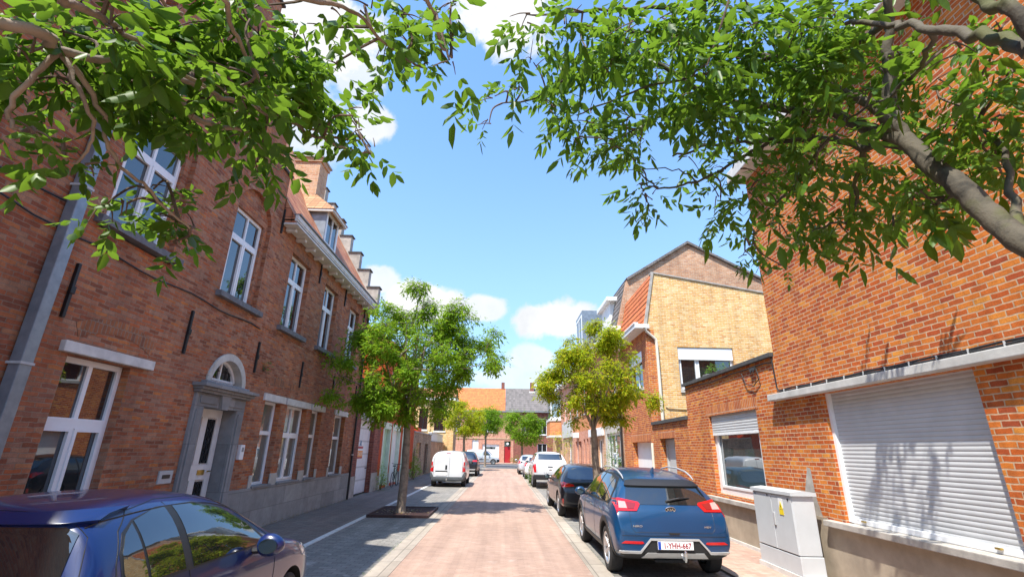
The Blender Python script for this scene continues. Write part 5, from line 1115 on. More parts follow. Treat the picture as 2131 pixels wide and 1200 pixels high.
m = MB(); m.box(-.1,.42,-.135,-.12,.5,.61,.003); m.build('number_plate', M['plate_white'], p.root, local=True)
p.patch('tailgate_handle', 'trim', [(-.12,1.04),(.12,1.04),(.12,1.0),(-.12,1.0)], 'rear', .01); p.patch('tailgate_badge', 'chrome', [(-.08,.9),(.08,.9),(.06,.86),(-.06,.86)], 'rear', .008)
hh = p.hit(0,.8,'rear'); text_mb('R A N G E R', .06, (-.05, hh.y-.03, .76), (1,0,0), (0,0,1), .002, sx=1.3).build('model_lettering', M['lens_head'], p.root, local=True)
p.seam([(-.70,1.28),(.70,1.28)], 'rear', w=.016); p.seam([(-.66,1.2),(-.66,.72)], 'rear', w=.01); p.seam([(.66,1.2),(.66,.72)], 'rear', w=.01)
for sg in (-1, 1):
    for poly in ([(.4,1.24),(.5,1.6),(1.6,1.64),(1.6,1.24)], [(1.8,1.2),(1.8,1.63),(2.45,1.63),(2.45,1.2)], [(2.55,1.2),(2.55,1.63),(2.95,1.6),(3.6,1.2)]): p.patch('side_window', 'car_glass', poly[::sg], 'side', .006, side=sg)
    p.mirror(3.5, 1.2, sg, 1.76, sz=1.2)
p.patch('windscreen', 'car_glass', [(-.58,3.1),(.58,3.1),(.7,3.75),(-.7,3.75)], 'top', .005)
# ---------------------------------------------------------------- white cars further on
st = [(0,.38,.55,.68,.74,.68),(.05,.32,.70,.86,.81,.74),(.13,.28,.84,1.0,.84,.72),(.3,.25,.93,1.22,.86,.62),(.5,.24,.95,1.40,.86,.57),(1.0,.22,.95,1.47,.86,.56),(1.7,.2,.94,1.48,.86,.56),(2.2,.2,.92,1.42,.86,.56),(2.6,.2,.91,1.28,.86,.6),(3.0,.2,.89,1.02,.86,.7),(3.6,.22,.80,.90,.85,.70),(3.9,.25,.66,.74,.76,.58),(4.0,.34,.52,.58,.62,.46)]
def small_car(name, label, loc, mat, rz=0):
    w = Car(name, label, loc, rz, st, mat, (.7, 3.2), .31, 1.72)
    w.patch('rear_window', 'car_glass', [(-.58,1.02),(.58,1.02),(.52,1.33),(-.52,1.33)], 'rear', .006)
    w.both(lambda sg: w.patch('tail_light', 'lens_red', [(sg*a, b) for a, b in ((.84,.8),(.82,1.02),(.66,1.02),(.62,.82))][::sg], 'rear', .012))
    hh = w.hit(0,.6,'rear'); m = MB(); m.box(-.26,.26,hh.y-.02,hh.y,.5,.61,.003); m.build('number_plate', M['plate_white'], w.root, local=True)
    for sg in (-1, 1):
        for poly in ([(.7,.99),(.85,1.25),(1.5,1.38),(1.5,.98)], [(1.58,.98),(1.58,1.38),(2.1,1.33),(2.75,.98)]): w.patch('side_window', 'car_glass', poly[::sg], 'side', .006, side=sg)
        w.mirror(2.6, 1.0, sg, 1.72)
    w.patch('windscreen', 'car_glass', [(-.54,2.45),(.54,2.45),(.68,3.0),(-.68,3.0)], 'top', .005); return w
small_car('parked_car', 'white hatchback directly in front of the white pickup', (2.32, 33.0, 0), 'paint_white')
small_car('parked_car', 'silver white car parked furthest along the right row of cars', (2.1, 39.2, 0), 'paint_silver')
# ---------------------------------------------------------------- white van on the left
st = [(0,.34,.5,.6,.82,.78),(.03,.30,.8,1.1,.86,.82),(.06,.28,1.0,1.5,.87,.79),(.12,.26,1.03,1.62,.875,.74),(.3,.24,1.03,1.68,.88,.71),(1.0,.22,1.03,1.71,.88,.70),(1.9,.2,1.02,1.72,.88,.69),(2.5,.2,1.0,1.66,.88,.68),(2.9,.2,.98,1.40,.88,.70),(3.2,.2,.95,1.12,.87,.74),(3.5,.22,.85,.98,.85,.72),(3.75,.26,.68,.78,.78,.6),(3.86,.34,.52,.6,.66,.46)]
v = Car('parked_van', 'small white panel van parked on the left beyond the nearer tree, rear doors closed', (-2.7, 25.3, 0), 0, st, 'paint_white', (.72, 3.2), .31, 1.76, cat='van', rimmat='trim')
v.both(lambda sg: v.patch('tail_light', 'lens_red', [(sg*a, b) for a, b in ((.86,.72),(.86,1.18),(.77,1.18),(.76,.98),(.72,.95),(.73,.72))][::sg], 'rear', .014))
v.both(lambda sg: v.patch('reverse_lamp', 'lens_clear', [(sg*a, b) for a, b in ((.86,.90),(.86,1.0),(.76,1.0),(.76,.90))][::sg], 'rear', .018))
v.patch('bumper', 'van_bumper', [(-.88,.30),(.88,.30),(.88,.70),(.80,.68),(.70,.48),(-.70,.48),(-.80,.68),(-.88,.70)], 'rear', .03)
v.seam([(.06,.48),(.06,1.58)], 'rear', w=.014); v.seam([(-.72,.5),(-.72,1.2),(-.66,1.55),(.66,1.55),(.72,1.2),(.72,.5)], 'rear', w=.012)
m = MB(); hh = v.hit(-.35,.65,'rear'); m.box(-.6,-.05,hh.y-.02,hh.y,.54,.70,.003); pl = m.build('number_plate', M['plate_white'], v.root, local=True)
v.patch('door_recess', 'trim', [(-.62,.76),(-.02,.76),(-.02,.70),(-.62,.70)], 'rear', .006); v.patch('door_handle', 'trim', [(-.14,.82),(-.05,.82),(-.05,1.02),(-.14,1.02)], 'rear', .012); v.patch('high_brake_light', 'lens_dark', [(-.14,1.56),(.1,1.56),(.1,1.59),(-.14,1.59)], 'rear', .012)
m = MB(); m.tube([(-.05,.06,.36),(-.05,-.06,.34),(-.05,-.08,.42)], .025, 8); m.build('tow_hook', M['chrome'], v.root, local=True)
for sg in (-1, 1): v.patch('side_window', 'car_glass', [(2.0,1.05),(2.0,1.5),(2.4,1.48),(2.8,1.05)][::sg], 'side', .006, side=sg); v.mirror(2.75, 1.08, sg, 1.76, 'trim')
v.patch('windscreen', 'car_glass', [(-.62,2.55),(.62,2.55),(.7,3.1),(-.7,3.1)], 'top', .005)
# ---------------------------------------------------------------- black sport utility
st = [(0,.44,.6,.74,.80,.76),(.05,.38,.80,1.0,.88,.82),(.12,.34,.95,1.12,.9,.8),(.3,.3,1.02,1.38,.92,.68),(.5,.28,1.04,1.58,.92,.62),(1.0,.26,1.04,1.66,.92,.61),(1.8,.25,1.03,1.68,.92,.61),(2.4,.25,1.02,1.6,.92,.61),(2.8,.25,1.01,1.4,.92,.64),(3.2,.25,1.0,1.14,.92,.74),(3.9,.27,.92,1.02,.9,.76),(4.25,.32,.75,.85,.82,.65),(4.36,.4,.6,.68,.7,.5)]
u = Car('parked_suv', 'black sport utility car parked in front of the white van on the left', (-2.62, 35.2, 0), 0, st, 'paint_black', (.8, 3.4), .36, 1.86)
u.patch('rear_window', 'car_glass', [(-.62,1.15),(.62,1.15),(.55,1.52),(-.55,1.52)], 'rear', .006); u.both(lambda sg: u.patch('tail_light', 'lens_red', [(sg*a, b) for a, b in ((.89,.96),(.87,1.08),(.55,1.06),(.53,.98))][::sg], 'rear', .012))
hh = u.hit(0,.8,'rear'); m = MB(); m.box(-.26,.26,hh.y-.03,hh.y,.78,.89,.003); m.build('number_plate', M['plate_white'], u.root, local=True); u.patch('bumper', 'silver_trim', [(-.7,.42),(.7,.42),(.76,.5),(-.76,.5)], 'rear', .02)
for sg in (-1, 1): u.patch('side_window', 'car_glass', [(.7,1.08),(.85,1.45),(1.8,1.55),(2.3,1.48),(2.85,1.08)][::sg], 'side', .006, side=sg); u.mirror(2.7, 1.1, sg, 1.86)
# ---------------------------------------------------------------- white van crossing at the junction (side on, facing right)
st = [(0,.34,.5,.6,.82,.78),(.03,.30,.8,1.1,.88,.84),(.08,.28,1.05,1.6,.89,.78),(.3,.24,1.08,1.76,.9,.72),(1.2,.22,1.08,1.8,.9,.70),(2.3,.2,1.06,1.8,.9,.69),(2.8,.2,1.02,1.70,.9,.68),(3.2,.2,.98,1.38,.9,.70),(3.5,.2,.96,1.10,.9,.74),(4.0,.22,.86,.98,.87,.72),(4.25,.26,.68,.78,.78,.6),(4.36,.34,.52,.6,.66,.46)]
v2 = Car('parked_van', 'white delivery van seen from the side across the junction, facing right', (-4.7, 64.2, .005), R(-90), st, 'paint_silver', (.8, 3.55), .32, 1.8, cat='van', rimmat='alloy')
v2.patch('side_window', 'car_glass', [(2.3,1.1),(2.3,1.6),(2.75,1.58),(3.25,1.1)], 'side', .008, side=1); v2.patch('windscreen', 'car_glass', [(-.62,2.85),(.62,2.85),(.7,3.4),(-.7,3.4)], 'top', .005)
v2.patch('side_moulding', 'trim', [(1.2,.55),(3.0,.55),(3.0,.63),(1.2,.63)], 'side', .012, side=1); v2.patch('front_bumper', 'trim', [(4.0,.3),(4.3,.34),(4.3,.62),(3.98,.6)], 'side', .012, side=1)
v2.seam([(2.2,1.65),(2.2,.4)], 'side', 1, w=.02); v2.seam([(3.2,1.0),(3.1,.4)], 'side', 1, w=.02); v2.mirror(3.0, 1.15, 1, 1.8, 'trim')
v2.patch('tail_light', 'lens_red', [(.02,.7),(.02,1.15),(.1,1.15),(.1,.7)], 'side', .012, side=1)
# ================================================================= trees and plants
def nrm(a): return a/np.maximum(np.linalg.norm(a, axis=-1, keepdims=True), 1e-9)
def leaflets(base, ax, side, ln, wd, fold=.18, droop=.18):
    """base, ax, side: (n,3); ln, wd: (n,) -> verts, quads: a pointed, folded leaf blade each"""
    n = len(base); nr = nrm(np.cross(ax, side))
    def p(t, s, h): return base+ax*(ln*t)[:, None]+side*(wd*s)[:, None]+nr*(wd*h)[:, None]
    z = np.zeros(n); dz = np.array([0, 0, -1.0])
    v = np.stack([p(0, 0, 0), p(.30, -.42, fold), p(.68, -.38, fold)+dz*(ln*droop*.4)[:, None], p(1, 0, 0)+dz*(ln*droop)[:, None], p(.68, .38, fold)+dz*(ln*droop*.4)[:, None], p(.30, .42, fold)], 1).reshape(-1, 3)
    b = (np.arange(n)*6)[:, None]
    f = np.concatenate([b+np.array([[0, 3, 2, 1]]), b+np.array([[0, 5, 4, 3]])], 0)
    return v, f
def compound(P, D, L, pairs=3, lw=.46, ll=.44, jit=.25):
    """pinnate leaves: P origin, D direction, L rachis length"""
    n = len(P); D = nrm(D); up = np.array([0, 0, 1.0])+RNG.normal(0, .35, (n, 3)); S = nrm(np.cross(D, up))
    Vs, Fs = [], []; off = 0
    ts = [(.38+.5*i/max(1, pairs-1)) for i in range(pairs)]
    for k, t in enumerate(ts+[1.0]):
        base = P+D*(L*t)[:, None]+np.array([0, 0, -1])*(L*.18*t*t)[:, None]
        for sg in ((-1, 1) if k < pairs else (0,)):
            ax = nrm(D*(.62 if sg else 1)+S*(sg*.85)+np.array([0, 0, -.28])+RNG.normal(0, jit, (n, 3)))
            sd = nrm(np.cross(ax, np.array([0, 0, 1.0])+RNG.normal(0, .45, (n, 3))))
            l = L*ll*RNG.uniform(.75, 1.15, n)*(1.12 if not sg else (.8+.2*k/max(1, pairs-1)))
            v, f = leaflets(base, ax, sd, l, l*lw*RNG.uniform(.85, 1.15, n)); Vs.append(v); Fs.append(f+off); off += len(v)
    return np.concatenate(Vs), np.concatenate(Fs)
def merge(parts):
    Vs, Fs = [], []; o = 0
    for v, f in parts: Vs.append(v); Fs.append(f+o); o += len(v)
    return np.concatenate(Vs), np.concatenate(Fs)
def spline(pts, k=6):
    pts = [Vector(p) for p in pts]; out = []
    for i in range(len(pts)-1):
        p0 = pts[max(i-1, 0)]; p1 = pts[i]; p2 = pts[i+1]; p3 = pts[min(i+2, len(pts)-1)]
        for j in range(k):
            t = j/k; out.append(.5*((2*p1)+(p2-p0)*t+(2*p0-5*p1+4*p2-p3)*t*t+(3*p1-p0-3*p2+p3)*t**3))
    out.append(pts[-1]); return out
def limb(mb, pts, r0, r1, k=6, seg=9, jig=0, flare=0):
    s = spline(pts, k); n = len(s)
    if jig: s = [p+Vector((random.gauss(0, jig), random.gauss(0, jig), random.gauss(0, jig))) if 0 < i < n-1 else p for i, p in enumerate(s)]
    rr = [r0+(r1-r0)*(i/(n-1))**.8 for i in range(n)]
    if flare: rr = [r*(1+flare*max(0, 1-i/(n*.16))**2) for i, r in enumerate(rr)]
    rr = [r*random.uniform(.94, 1.07) for r in rr]
    mb.tube(s, rr, seg); return s
def crown_from_clusters(clusters, nodes, twigs, leafL, pairs, per, lw=.46, hang=.35):
    """clusters: (centre, radius, amount); twigs run from the nearest branch point into the cluster and leaves sit along them"""
    parts = []; na = np.array([tuple(p) for p in nodes])
    for c, r, amt in clusters:
        c = Vector(c); j = int(np.argmin(np.sum((na-np.array(c))**2, 1)+.6*np.maximum(0, c.z-na[:, 2])**0*0)); a = Vector(na[j])
        mid = (a+c)/2+Vector((random.gauss(0, .04), random.gauss(0, .04), abs(random.gauss(0, .05))))
        if (c-a).length > .03: limb(twigs, [a, mid, c], .010, .005, 4, 5)
        m = max(2, int(per*amt)); P, D = [], []
        nt = max(3, m//5)
        for _ in range(nt):
            d = Vector((random.gauss(0, 1), random.gauss(0, 1), random.gauss(-.1, .75))); d.normalize()
            st = c+Vector((random.gauss(0, .3), random.gauss(0, .3), random.gauss(0, .3)))*r*.5; e = st+d*r*random.uniform(.5, 1.0)+Vector((0, 0, -hang*r*.4))
            s = spline([st, (st+e)/2+Vector((0, 0, .08*r)), e], 3); twigs.tube(s, [.006, .005, .004, .004, .003, .003, .002][:len(s)], 4)
            q = max(1, round(m/nt))
            for k in range(q):
                t = (k+.6)/q; p = st.lerp(e, t); sd = Vector((random.gauss(0, 1), random.gauss(0, 1), random.gauss(0, .6)))
                dd = d*.7+sd*.75+Vector((0, 0, -hang)); P.append(tuple(p)); D.append(tuple(dd))
        P = np.array(P); D = np.array(D); L = leafL*RNG.uniform(.55, 1.25, len(P)); parts.append(compound(P, D, L, pairs, lw))
    return merge(parts)
# ---------------------------------------------------------------- foreground tree on the left (trunk just outside the picture)
def left_tree():
    t = thing('street_tree', 'leafy ash branches reaching in over the left brick house from a trunk beside the camera', 'tree', (-3.0, .4, 0), group=None)
    tr = MB(); tw = MB()
    s0 = limb(tr, [(-3.0,.4,0),(-2.95,.5,1.2),(-2.9,.62,2.2),(-2.72,.9,2.9)], .16, .055, flare=.5)
    nodes = []
    B = [([s0[-1], at(0,48,2.6), at(130,108,2.7), at(300,140,2.8), at(450,200,3.0), at(600,250,3.2), at(690,285,3.4)], .026, .007),
         ([s0[-1], at(-40,-30,2.4), at(150,8,2.5), at(250,62,2.6), at(340,130,2.7), at(480,205,2.9), at(560,225,3.0)], .022, .006),
         ([s0[-3], Vector((-2.2,1.1,3.6)), at(250,-120,2.5), at(450,-20,2.5), at(485,60,2.6), at(550,180,2.8), at(620,225,2.9)], .02, .005),
         ([at(130,108,2.7), at(215,240,2.75), at(232,320,2.75), at(295,380,2.8), at(345,435,2.85), at(395,475,2.9)], .012, .005),
         ([at(130,108,2.7), at(40,180,2.6), at(22,255,2.6), at(80,280,2.6), at(140,335,2.7)], .012, .005),
         ([at(250,-120,2.5), at(450,-110,2.6), at(600,-10,2.7), at(730,20,2.8), at(800,90,3.0), at(860,130,3.1)], .02, .005),
         ([at(600,-10,2.7), at(800,-60,2.9), at(900,20,3.0), at(915,90,3.1), at(940,120,3.15)], .02, .006),
         ([at(300,140,2.8), at(420,250,2.9), at(520,280,3.0), at(560,340,3.0)], .02, .006),
         ([at(-40,-30,2.4), at(100,-60,2.4), at(260,-40,2.5), at(380,30,2.6)], .02, .006),
         ([at(600,250,3.2), at(660,285,3.2), at(720,310,3.25), at(770,320,3.3)], .012, .005),
         ([at(130,108,2.7), at(170,200,2.6), at(195,290,2.65), at(150,340,2.7)], .012, .004)]
    for pts, a, b in B: nodes += limb(tr, pts, a, b, 6, 8, .006)
    cl = []
    for u, v, r, k in ((20,50,60,.8),(110,60,70,1),(130,150,60,.8),(230,50,80,1.1),(330,70,80,1.2),(430,50,80,1.2),(520,40,80,1.2),(610,45,70,1.1),(675,60,45,.8),(170,190,60,.8),(260,170,80,1.1),(360,170,80,1.2),(460,160,80,1.2),(560,150,80,1.2),(640,150,70,1),
                       (20,210,32,.5),(330,260,60,.9),(420,250,60,.8),(520,255,70,1.2),(610,245,60,1.1),(545,325,45,1),(500,300,40,.7),(535,360,24,.4),(660,200,36,.6),(740,300,48,1),(772,330,35,.8),(735,265,30,.5),(700,130,24,.4),
                       (760,25,50,.9),(835,30,55,1),(800,85,45,.9),(860,95,50,1),(935,125,36,.9),(920,40,45,.8),(950,0,40,.7),(880,140,28,.5),(690,15,35,.5),(130,335,42,.7),(75,300,36,.6),(175,370,28,.4),(215,480,40,.9),(265,475,30,.6),(345,500,45,1),(395,530,34,.8),(320,445,28,.5),(360,555,20,.4),
                       (280,110,80,1),(400,110,80,1),(500,100,80,1),(590,100,80,1),(200,110,70,.9),(60,110,60,.7),(160,10,60,.8),(560,10,60,.8),(640,200,50,.8),(480,210,60,.8)):
        d = random.uniform(2.5, 3.5)*(1 if u < 500 else 1.08); c = at(u, v-(52 if v > 400 else 24 if v > 200 else 0), d); cl.append((c, r/986*(c-EYE).dot(CF)*1.12, k*(r/70)**1.2))
    V, F = crown_from_clusters(cl, nodes, tw, .195, 3, 16, .6)
    tr.build('trunk', M['bark'], t, smooth=60); tw.build('twigs', M['twig'], t, smooth=60)
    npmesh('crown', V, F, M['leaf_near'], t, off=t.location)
left_tree()
def right_tree():
    t = thing('street_tree', 'leaning mossy ash tree overhanging the tall orange brick house', 'tree', (2.0, .3, 0))
    tr = MB(); tw = MB(); nodes = []
    F0 = at(1885,292,3.9)
    limb(tr, [(2.0,.3,0),(2.1,.75,1.2),(2.22,1.3,2.1),at(2131,500,3.2),at(2000,390,3.5),F0,at(1845,238,4.0)], .064, .048, 7, 14, .006, flare=.4)
    B = [([F0, at(1842,235,4.0), at(1730,180,4.2), at(1600,120,4.4), at(1480,92,4.5), at(1350,70,4.6), at(1200,55,4.7)], .042, .008),
         ([at(1850,250,3.98), at(1852,160,4.1), at(1845,110,4.2), at(1850,40,4.3), at(1830,-80,4.4)], .045, .02),
         ([at(1900,300,3.88), at(1800,265,4.1), at(1740,240,4.3), at(1620,225,4.4), at(1480,200,4.5), at(1330,120,4.6), at(1200,155,4.7), at(1110,205,4.7), at(1045,215,4.7)], .042, .006),
         ([at(1890,305,3.9), at(1790,305,4.05), at(1720,288,4.2), at(1600,295,4.35), at(1500,300,4.4), at(1400,325,4.5)], .028, .008),
         ([at(1800,308,4.05), at(1785,370,4.1), at(1772,450,4.15), at(1690,480,4.2)], .018, .006),
         ([at(1600,295,4.35), at(1540,330,4.4), at(1450,378,4.4), at(1370,390,4.4), at(1330,382,4.4)], .016, .006), ([at(1370,390,4.4), at(1330,360,4.4), at(1322,335,4.4)], .008, .004), ([at(1330,382,4.4), at(1342,410,4.4), at(1352,440,4.4)], .007, .004),
         ([at(1450,378,4.4), at(1400,350,4.4), at(1278,355,4.5)], .008, .003),
         ([Vector((2.18,1.15,1.9)), Vector((2.2,1.3,2.6)), at(2140,60,2.7), at(2060,10,2.9), at(1960,-60,3.1), at(1800,-160,3.3)], .028, .02),
         ([at(2150,110,2.75), at(2060,75,3.0), at(1940,62,3.3), at(1850,52,3.6), at(1760,50,3.8)], .032, .012),
         ([at(1940,62,3.3), at(1920,130,3.5), at(1860,190,3.7), at(1760,250,3.9)], .015, .006), ([at(1800,-160,3.3), at(1600,-80,3.9), at(1450,10,4.2), at(1300,20,4.4), at(1150,30,4.5)], .03, .008),
         ([at(2131,500,3.2), at(2110,420,3.6), at(2080,300,4.0), at(2000,220,4.2)], .03, .008), ([at(2000,390,3.5), at(1960,420,3.9), at(1900,430,4.1), at(1860,470,4.2)], .016, .005),
         ([at(1720,288,4.2), at(1660,380,4.3), at(1600,440,4.4), at(1560,510,4.4)], .016, .005), ([at(1480,200,4.5), at(1380,240,4.5), at(1280,290,4.5)], .014, .005), ([at(1600,120,4.4), at(1500,150,4.4), at(1350,180,4.5), at(1200,240,4.6)], .02, .006)]
    for pts, a, b in B: nodes += limb(tr, pts, a, b, 6, 9, .008)
    cl = []
    for u, v, r, k in ((1095,30,50,1),(1175,50,65,1.1),(1265,40,75,1.2),(1370,40,80,1.2),(1470,30,80,1.2),(1570,40,80,1.2),(1660,50,70,1.1),(1740,50,70,1.1),(1110,130,48,1),(1180,140,65,1.1),(1270,140,75,1.2),(1370,140,80,1.2),(1470,140,80,1.2),(1560,150,80,1.2),(1650,160,70,1.1),(1720,140,60,1),
                       (1030,200,28,.7),(1018,255,28,.7),(1080,180,36,.7),(1150,220,55,1.1),(1230,235,62,1.1),(1320,235,65,1.1),(1420,230,70,1.1),(1520,250,70,1.1),(1610,260,65,1),(1690,250,60,1),(1205,285,30,.6),(1280,305,45,1),(1340,290,55,1),(1430,325,58,1.1),(1525,350,65,1.1),(1610,370,55,1),
                       (1350,435,36,1.2),(1345,405,18,.4),(1500,435,45,.9),(1560,420,55,1),(1640,430,55,1),(1560,500,48,1.1),(1640,515,48,1.1),(1625,575,24,.6),(1700,460,55,1),(1780,430,50,.9),(1765,510,35,.8),(1715,380,55,1),(1550,545,26,.5),
                       (1865,475,50,1),(1905,425,45,.8),(1960,395,50,.8),(1800,350,50,.8),(1945,330,50,.7),(2040,300,60,.9),(2100,370,55,.8),(2060,200,60,.8),(2110,250,50,.7),(1950,180,60,.8),(1850,120,60,.8),(2000,100,50,.7),(2100,150,45,.7),(1925,60,50,.6),(1800,190,45,.7),(1885,215,40,.5),(2110,430,35,.6),(2020,440,28,.4),(1760,270,45,.6),(1990,260,45,.6),
                       (1400,90,80,1),(1520,90,80,1),(1300,90,70,1),(1620,100,80,1),(1450,200,70,.9),(1560,210,70,.9),(1220,100,60,.9),(1690,90,60,.9),(1780,110,50,.8),(2080,60,40,.5),(1700,320,50,.7)):
        d = random.uniform(3.7, 4.9); c = at(u, v-(24 if v > 360 else 0), d); cl.append((c, r/986*(c-EYE).dot(CF)*1.1, k*(1.25 if u > 1640 else 1)*(r/70)**1.2))
    up = limb(tr, [at(1850,40,4.3), Vector((2.95,3.5,5.2)), Vector((3.5,4.2,5.7)), Vector((4.0,4.7,6.0))], .03, .008, 6, 8, .008); nodes += up
    for p, r, k in (((2.9,3.4,5.5),.40,.8),((3.3,3.7,5.9),.42,.8),((3.5,4.4,5.4),.42,.9),((3.9,4.5,6.2),.42,.8),((4.1,5.0,5.6),.40,.8),((3.3,4.8,5.9),.40,.7),((4.2,4.3,5.3),.38,.7),((2.6,2.9,5.6),.42,.8),((2.2,2.2,5.2),.45,.9),((3.0,2.6,5.5),.45,.9),((1.9,1.5,5.0),.45,.9),((2.7,1.8,4.9),.45,.9)): cl.append((Vector(p), r, k))
    V, Fq = crown_from_clusters(cl, nodes, tw, .235, 3, 21, .44)
    tr.build('trunk', M['bark_moss'], t, smooth=60); tw.build('twigs', M['twig'], t, smooth=60)
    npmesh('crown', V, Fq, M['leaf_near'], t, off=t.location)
right_tree()
# ---------------------------------------------------------------- street trees further on
def tree(name, label, base, fork, rad, lobes, n, cr, per, leafL, mat, trunkmat='bark', group=None, pairs=2, lean=(0, 0)):
    t = thing(name, label, 'tree', base, group=group); tr = MB(); tw = MB(); b = Vector(base)
    top = Vector((b.x+lean[0], b.y+lean[1], fork)); limb(tr, [b-Vector((0,0,.05)), b+Vector((lean[0]*.2+.03, 0, fork*.4)), top], rad, rad*.72, 6, 12, .004, flare=.6)
    vol = [a[3]*a[4]*a[5] for a in lobes]; cs = []
    lead = spline([top, top+Vector((.05,.05,(lobes[0][2]-fork)*.6)), Vector(lobes[0][:3])+Vector((0,0,lobes[0][5]*.7))], 6)
    nodes = limb(tr, [top, top+Vector((.05,.05,(lobes[0][2]-fork)*.6)), Vector(lobes[0][:3])+Vector((0,0,lobes[0][5]*.7))], rad*.6, .015, 6, 8, .02)
    for l in lobes:
        for _ in range(2 if l is not lobes[0] else 9):
            a = random.random()*2*PI; e = Vector((l[0]+l[3]*.62*math.cos(a), l[1]+l[4]*.62*math.sin(a), l[2]+random.uniform(-.35,.6)*l[5]))
            s0 = top if (l is lobes[0] and random.random() < .5) else random.choice(nodes[:max(2, len(nodes)//2)]); mid = s0.lerp(e, .5)+Vector((0, 0, -.1*l[5]+random.gauss(0,.08)))
            nodes = nodes+limb(tr, [s0, mid, e], rad*.30, .012, 5, 6, .015)
    for i in range(n):
        l = random.choices(lobes, vol)[0]
        while True:
            p = Vector((random.uniform(-1,1), random.uniform(-1,1), random.uniform(-1,1)))
            if .12 < p.length < 1 and random.random() < p.length**1.0: break
        cs.append((Vector((l[0]+p.x*l[3], l[1]+p.y*l[4], l[2]+p.z*l[5])), cr*random.uniform(.7,1.25), random.uniform(.6,1.3)))
    V, F = crown_from_clusters(cs, nodes, tw, leafL, pairs, per, .42, .25)
    tr.build('trunk', M[trunkmat], t, smooth=60); tw.build('twigs', M['twig'], t)
    mats = mat if isinstance(mat, (list, tuple)) else [mat]
    npmesh('crown', V, F, [M[m] for m in mats], t, off=t.location); return t
tree('street_tree', 'young green ash tree growing from the rusty grate in the left parking bay', (-2.93,15.2,0), 2.75, .135, [(-2.85,15.2,4.75,2.0,1.8,1.65),(-4.75,14.8,3.75,.95,.9,.95),(-.95,15.2,4.6,.95,.9,1.2),(-1.9,15.2,4.5,.9,1.1,1.2),(-3.9,15.1,5.3,1.0,1,.95),(-2.95,15.1,6.85,.42,.4,.6),(-1.4,15.2,6.0,.85,.7,.5),(-3.0,15.0,3.2,1.4,1.2,.6)], 135, .33, 120, .21, 'leaf_mid', lean=(-.02,0))
tree('street_tree', 'small yellowing ash tree rising behind the blue crossover on the right', (2.45,13.3,0), 2.35, .115, [(2.5,13.3,3.95,1.28,1.2,1.1),(3.4,13.2,3.0,.75,.7,.55),(1.4,13.2,3.35,.65,.65,.7),(2.6,13.3,4.85,.7,.65,.5),(2.2,13.3,2.95,.95,.9,.4)], 92, .25, 120, .165, 'leaf_turning', lean=(0,.02))
tree('street_tree', 'yellow green tree at the end of the left parking row beyond the white van', (-3.5,45,0), 2.7, .14, [(-3.6,45,4.6,1.7,1.6,1.55),(-2.5,45,3.9,.9,.9,.8)], 52, .42, 75, .32, 'leaf_turning', group=None)
tree('street_tree', 'green tree left of the red door at the street end', (-1.9,55,0), 2.9, .13, [(-1.6,55,5.0,1.7,1.5,1.3),(-.2,55,4.4,1.0,1,.8)], 40, .5, 60, .38, 'leaf_mid')
tree('street_tree', 'round green tree right of the red door at the street end', (2.0,52,0), 2.6, .14, [(1.9,52,4.3,2.2,1.9,1.75),(3.2,52,3.6,1.0,1,1.0)], 56, .5, 65, .38, 'leaf_mid')
# plants
def bush(name, label, cat, centre, radii, n, L, mat, pairs=2, lw=.45, loc=None, taper=0, kind=None):
    c = Vector(centre); P, D = [], []
    for _ in range(n):
        while True:
            p = Vector((random.uniform(-1,1), random.uniform(-1,1), random.uniform(-1,1)))
            if p.length < 1: break
        s = 1-taper*(p.z+1)/2; P.append((c.x+p.x*radii[0]*s, c.y+p.y*radii[1]*s, c.z+p.z*radii[2])); D.append((p.x+random.gauss(0,.5), p.y+random.gauss(0,.5), abs(p.z)*.6+random.gauss(.3,.4)))
    V, F = compound(np.array(P), np.array(D), L*RNG.uniform(.6,1.2,n), pairs, lw)
    t = thing(name, label, cat, loc or (c.x, c.y, max(0, c.z-radii[2])), kind=kind); npmesh('foliage', V, F, M[mat], t, off=t.location)
    m = MB()
    for _ in range(7): q = random.choice(P); m.tube([tuple(t.location), tuple((Vector(q)+t.location)/2+Vector((0,0,.03))), q], [.012,.009,.005], 5)
    m.build('stems', M['twig'], t); return t
bush('climbing_shrub', 'bright green tapering shrub growing beside the white glass door on the right', 'shrub', (4.72,21.3,1.25), (.38,.6,1.3), 420, .16, 'leaf_plant', taper=.75)
bush('potted_plants', 'bright green plants filling the grey planter', 'plant', (7.4,16.1,4.48), (.48,.13,.22), 170, .12, 'leaf_plant', loc=(7.4,16.1,4.3))
bush('kerb_weed', 'tall green weed clump at the kerb beside the white pickup', 'weed', (1.6,27.5,.5), (.22,.5,.55), 130, .16, 'leaf_plant', taper=.4)
bush('wall_shrub', 'dark green shrub at the foot of the garden wall beyond the red painted house', 'shrub', (-5.3,30.6,.6), (.35,.8,.65), 260, .18, 'leaf_mid', taper=.3)
bush('wall_shrub', 'straggly green weed clump by the plinth beneath the pale green doors', 'weed', (-5.4,22.9,.5), (.25,.5,.6), 160, .14, 'leaf_mid', taper=.4)
bush('wall_tuft', 'little green plant rooted in the brick wall above the ground floor windows', 'plant', (-5.53,11.1,3.5), (.06,.12,.13), 40, .07, 'leaf_plant', loc=(-5.58,11.1,3.42))
bush('garden_bush', 'low green bush in front of the red door at the street end', 'bush', (2.1,67.6,.55), (1.2,.6,.5), 260, .24, 'leaf_plant')
bush('pale_shrub', 'pale wispy shrub leaning out by the terrace houses beyond the pickup', 'shrub', (4.3,36.5,2.3), (.95,1.0,.9), 240, .2, 'leaf_turning', loc=(4.4,36.6,0))
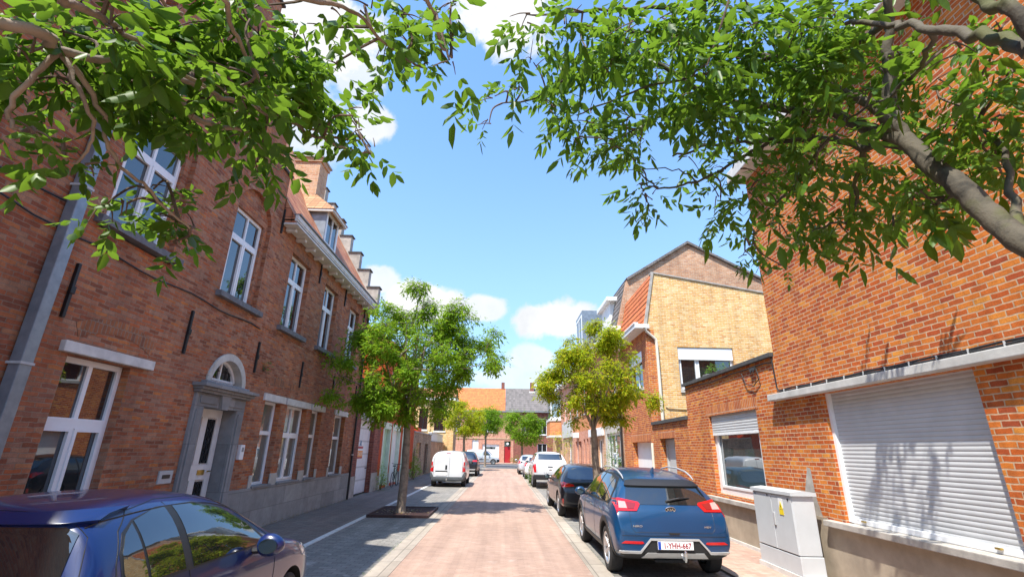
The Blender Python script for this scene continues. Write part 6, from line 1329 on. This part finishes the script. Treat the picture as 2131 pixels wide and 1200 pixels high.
bush('wall_creeper', 'thin creeper climbing the garden wall by the gate', 'creeper', (-5.5,31.6,1.2), (.1,.4,1.0), 120, .16, 'leaf_mid', loc=(-5.55,31.5,0))
# weeds and litter along the foot of the left wall
P = np.array([(-5.57+abs(random.gauss(0,.05)), random.uniform(11,18.6), .01) for _ in range(230)]); D = np.array([(random.gauss(.3,.4), random.gauss(0,.6), random.uniform(.1,.8)) for _ in range(230)])
V, F = compound(P, D, .07*RNG.uniform(.5,1.3,230), 2, .3)
tag(npmesh('wall_foot_weeds', V, F, M['dry']), 'dry weeds and litter along the foot of the grey plinth', 'weeds', kind='stuff')
P = np.array([(random.choice([-2.0,-2.0,1.75])+random.gauss(0,.02), random.uniform(6.5,13), .005) for _ in range(120)]); D = np.array([(random.gauss(0,.6), random.gauss(0,.6), random.uniform(.1,.5)) for _ in range(120)])
V, F = compound(P, D, .045*RNG.uniform(.5,1.3,120), 1, .4)
tag(npmesh('gutter_moss', V, F, M['leaf_plant']), 'specks of green moss along the gutter stones', 'moss', kind='stuff')
# bicycle leaning by the green doors
bk = thing('bicycle', 'dark bicycle leaning on the wall behind the left street tree', 'bicycle', (-5.3, 25.3, 0))
def bw(y):
    m = MB(); m.tube([(-5.3, y+.33*math.cos(a), .34+.33*math.sin(a)) for a in [2*PI*k/28 for k in range(29)]], .018, 6); w = m.build('wheel', M['tyre'], bk)
    m = MB()
    for k in range(12): a = PI*k/12; m.tube([(-5.3, y+.32*math.cos(a), .34+.32*math.sin(a)), (-5.3, y-.32*math.cos(a), .34-.32*math.sin(a))], .003, 4)
    m.build('spokes', M['clip'], w)
bw(24.75); bw(25.85)
m = MB()
for a, b in (((24.75,.34),(25.2,.34)),((24.75,.34),(25.05,.85)),((25.2,.34),(25.05,.9)),((25.2,.34),(25.65,.85)),((25.05,.8),(25.65,.9)),((25.65,.98),(25.85,.34))): m.tube([(-5.3,a[0],a[1]),(-5.3,b[0],b[1])], .016, 6)
m.build('frame', M['black'], bk)
m = MB(); m.box(-5.37,-5.23,24.9,25.16,.93,.98,.02); m.build('saddle', M['trim'], bk)
m = MB(); m.tube([(-5.55,25.55,1.05),(-5.45,25.65,1.02),(-5.15,25.65,1.02),(-5.05,25.55,1.05)], .014, 6); m.tube([(-5.3,25.65,.95),(-5.3,25.65,1.02)], .014, 6); m.build('handlebar', M['black'], bk)
# repeats of a kind share a group phrase
for o in list(SC.objects):
    if o.parent is None and 'category' in o.keys() and 'group' not in o.keys():
        k = o.name.split('.')[0]
        g = {'street_tree': 'trees lining the street', 'parked_hatchback': 'cars parked along the kerbs', 'parked_crossover': 'cars parked along the kerbs', 'parked_car': 'cars parked along the kerbs',
             'parked_suv': 'cars parked along the kerbs', 'pickup_truck': 'cars parked along the kerbs', 'parked_van': 'vans in the street', 'terrace_house': 'terrace houses of the right hand row',
             'garden_wall': 'garden walls beyond the painted house', 'wall_shrub': 'weeds and shrubs at the wall foot'}.get(k)
        if g: o['group'] = g
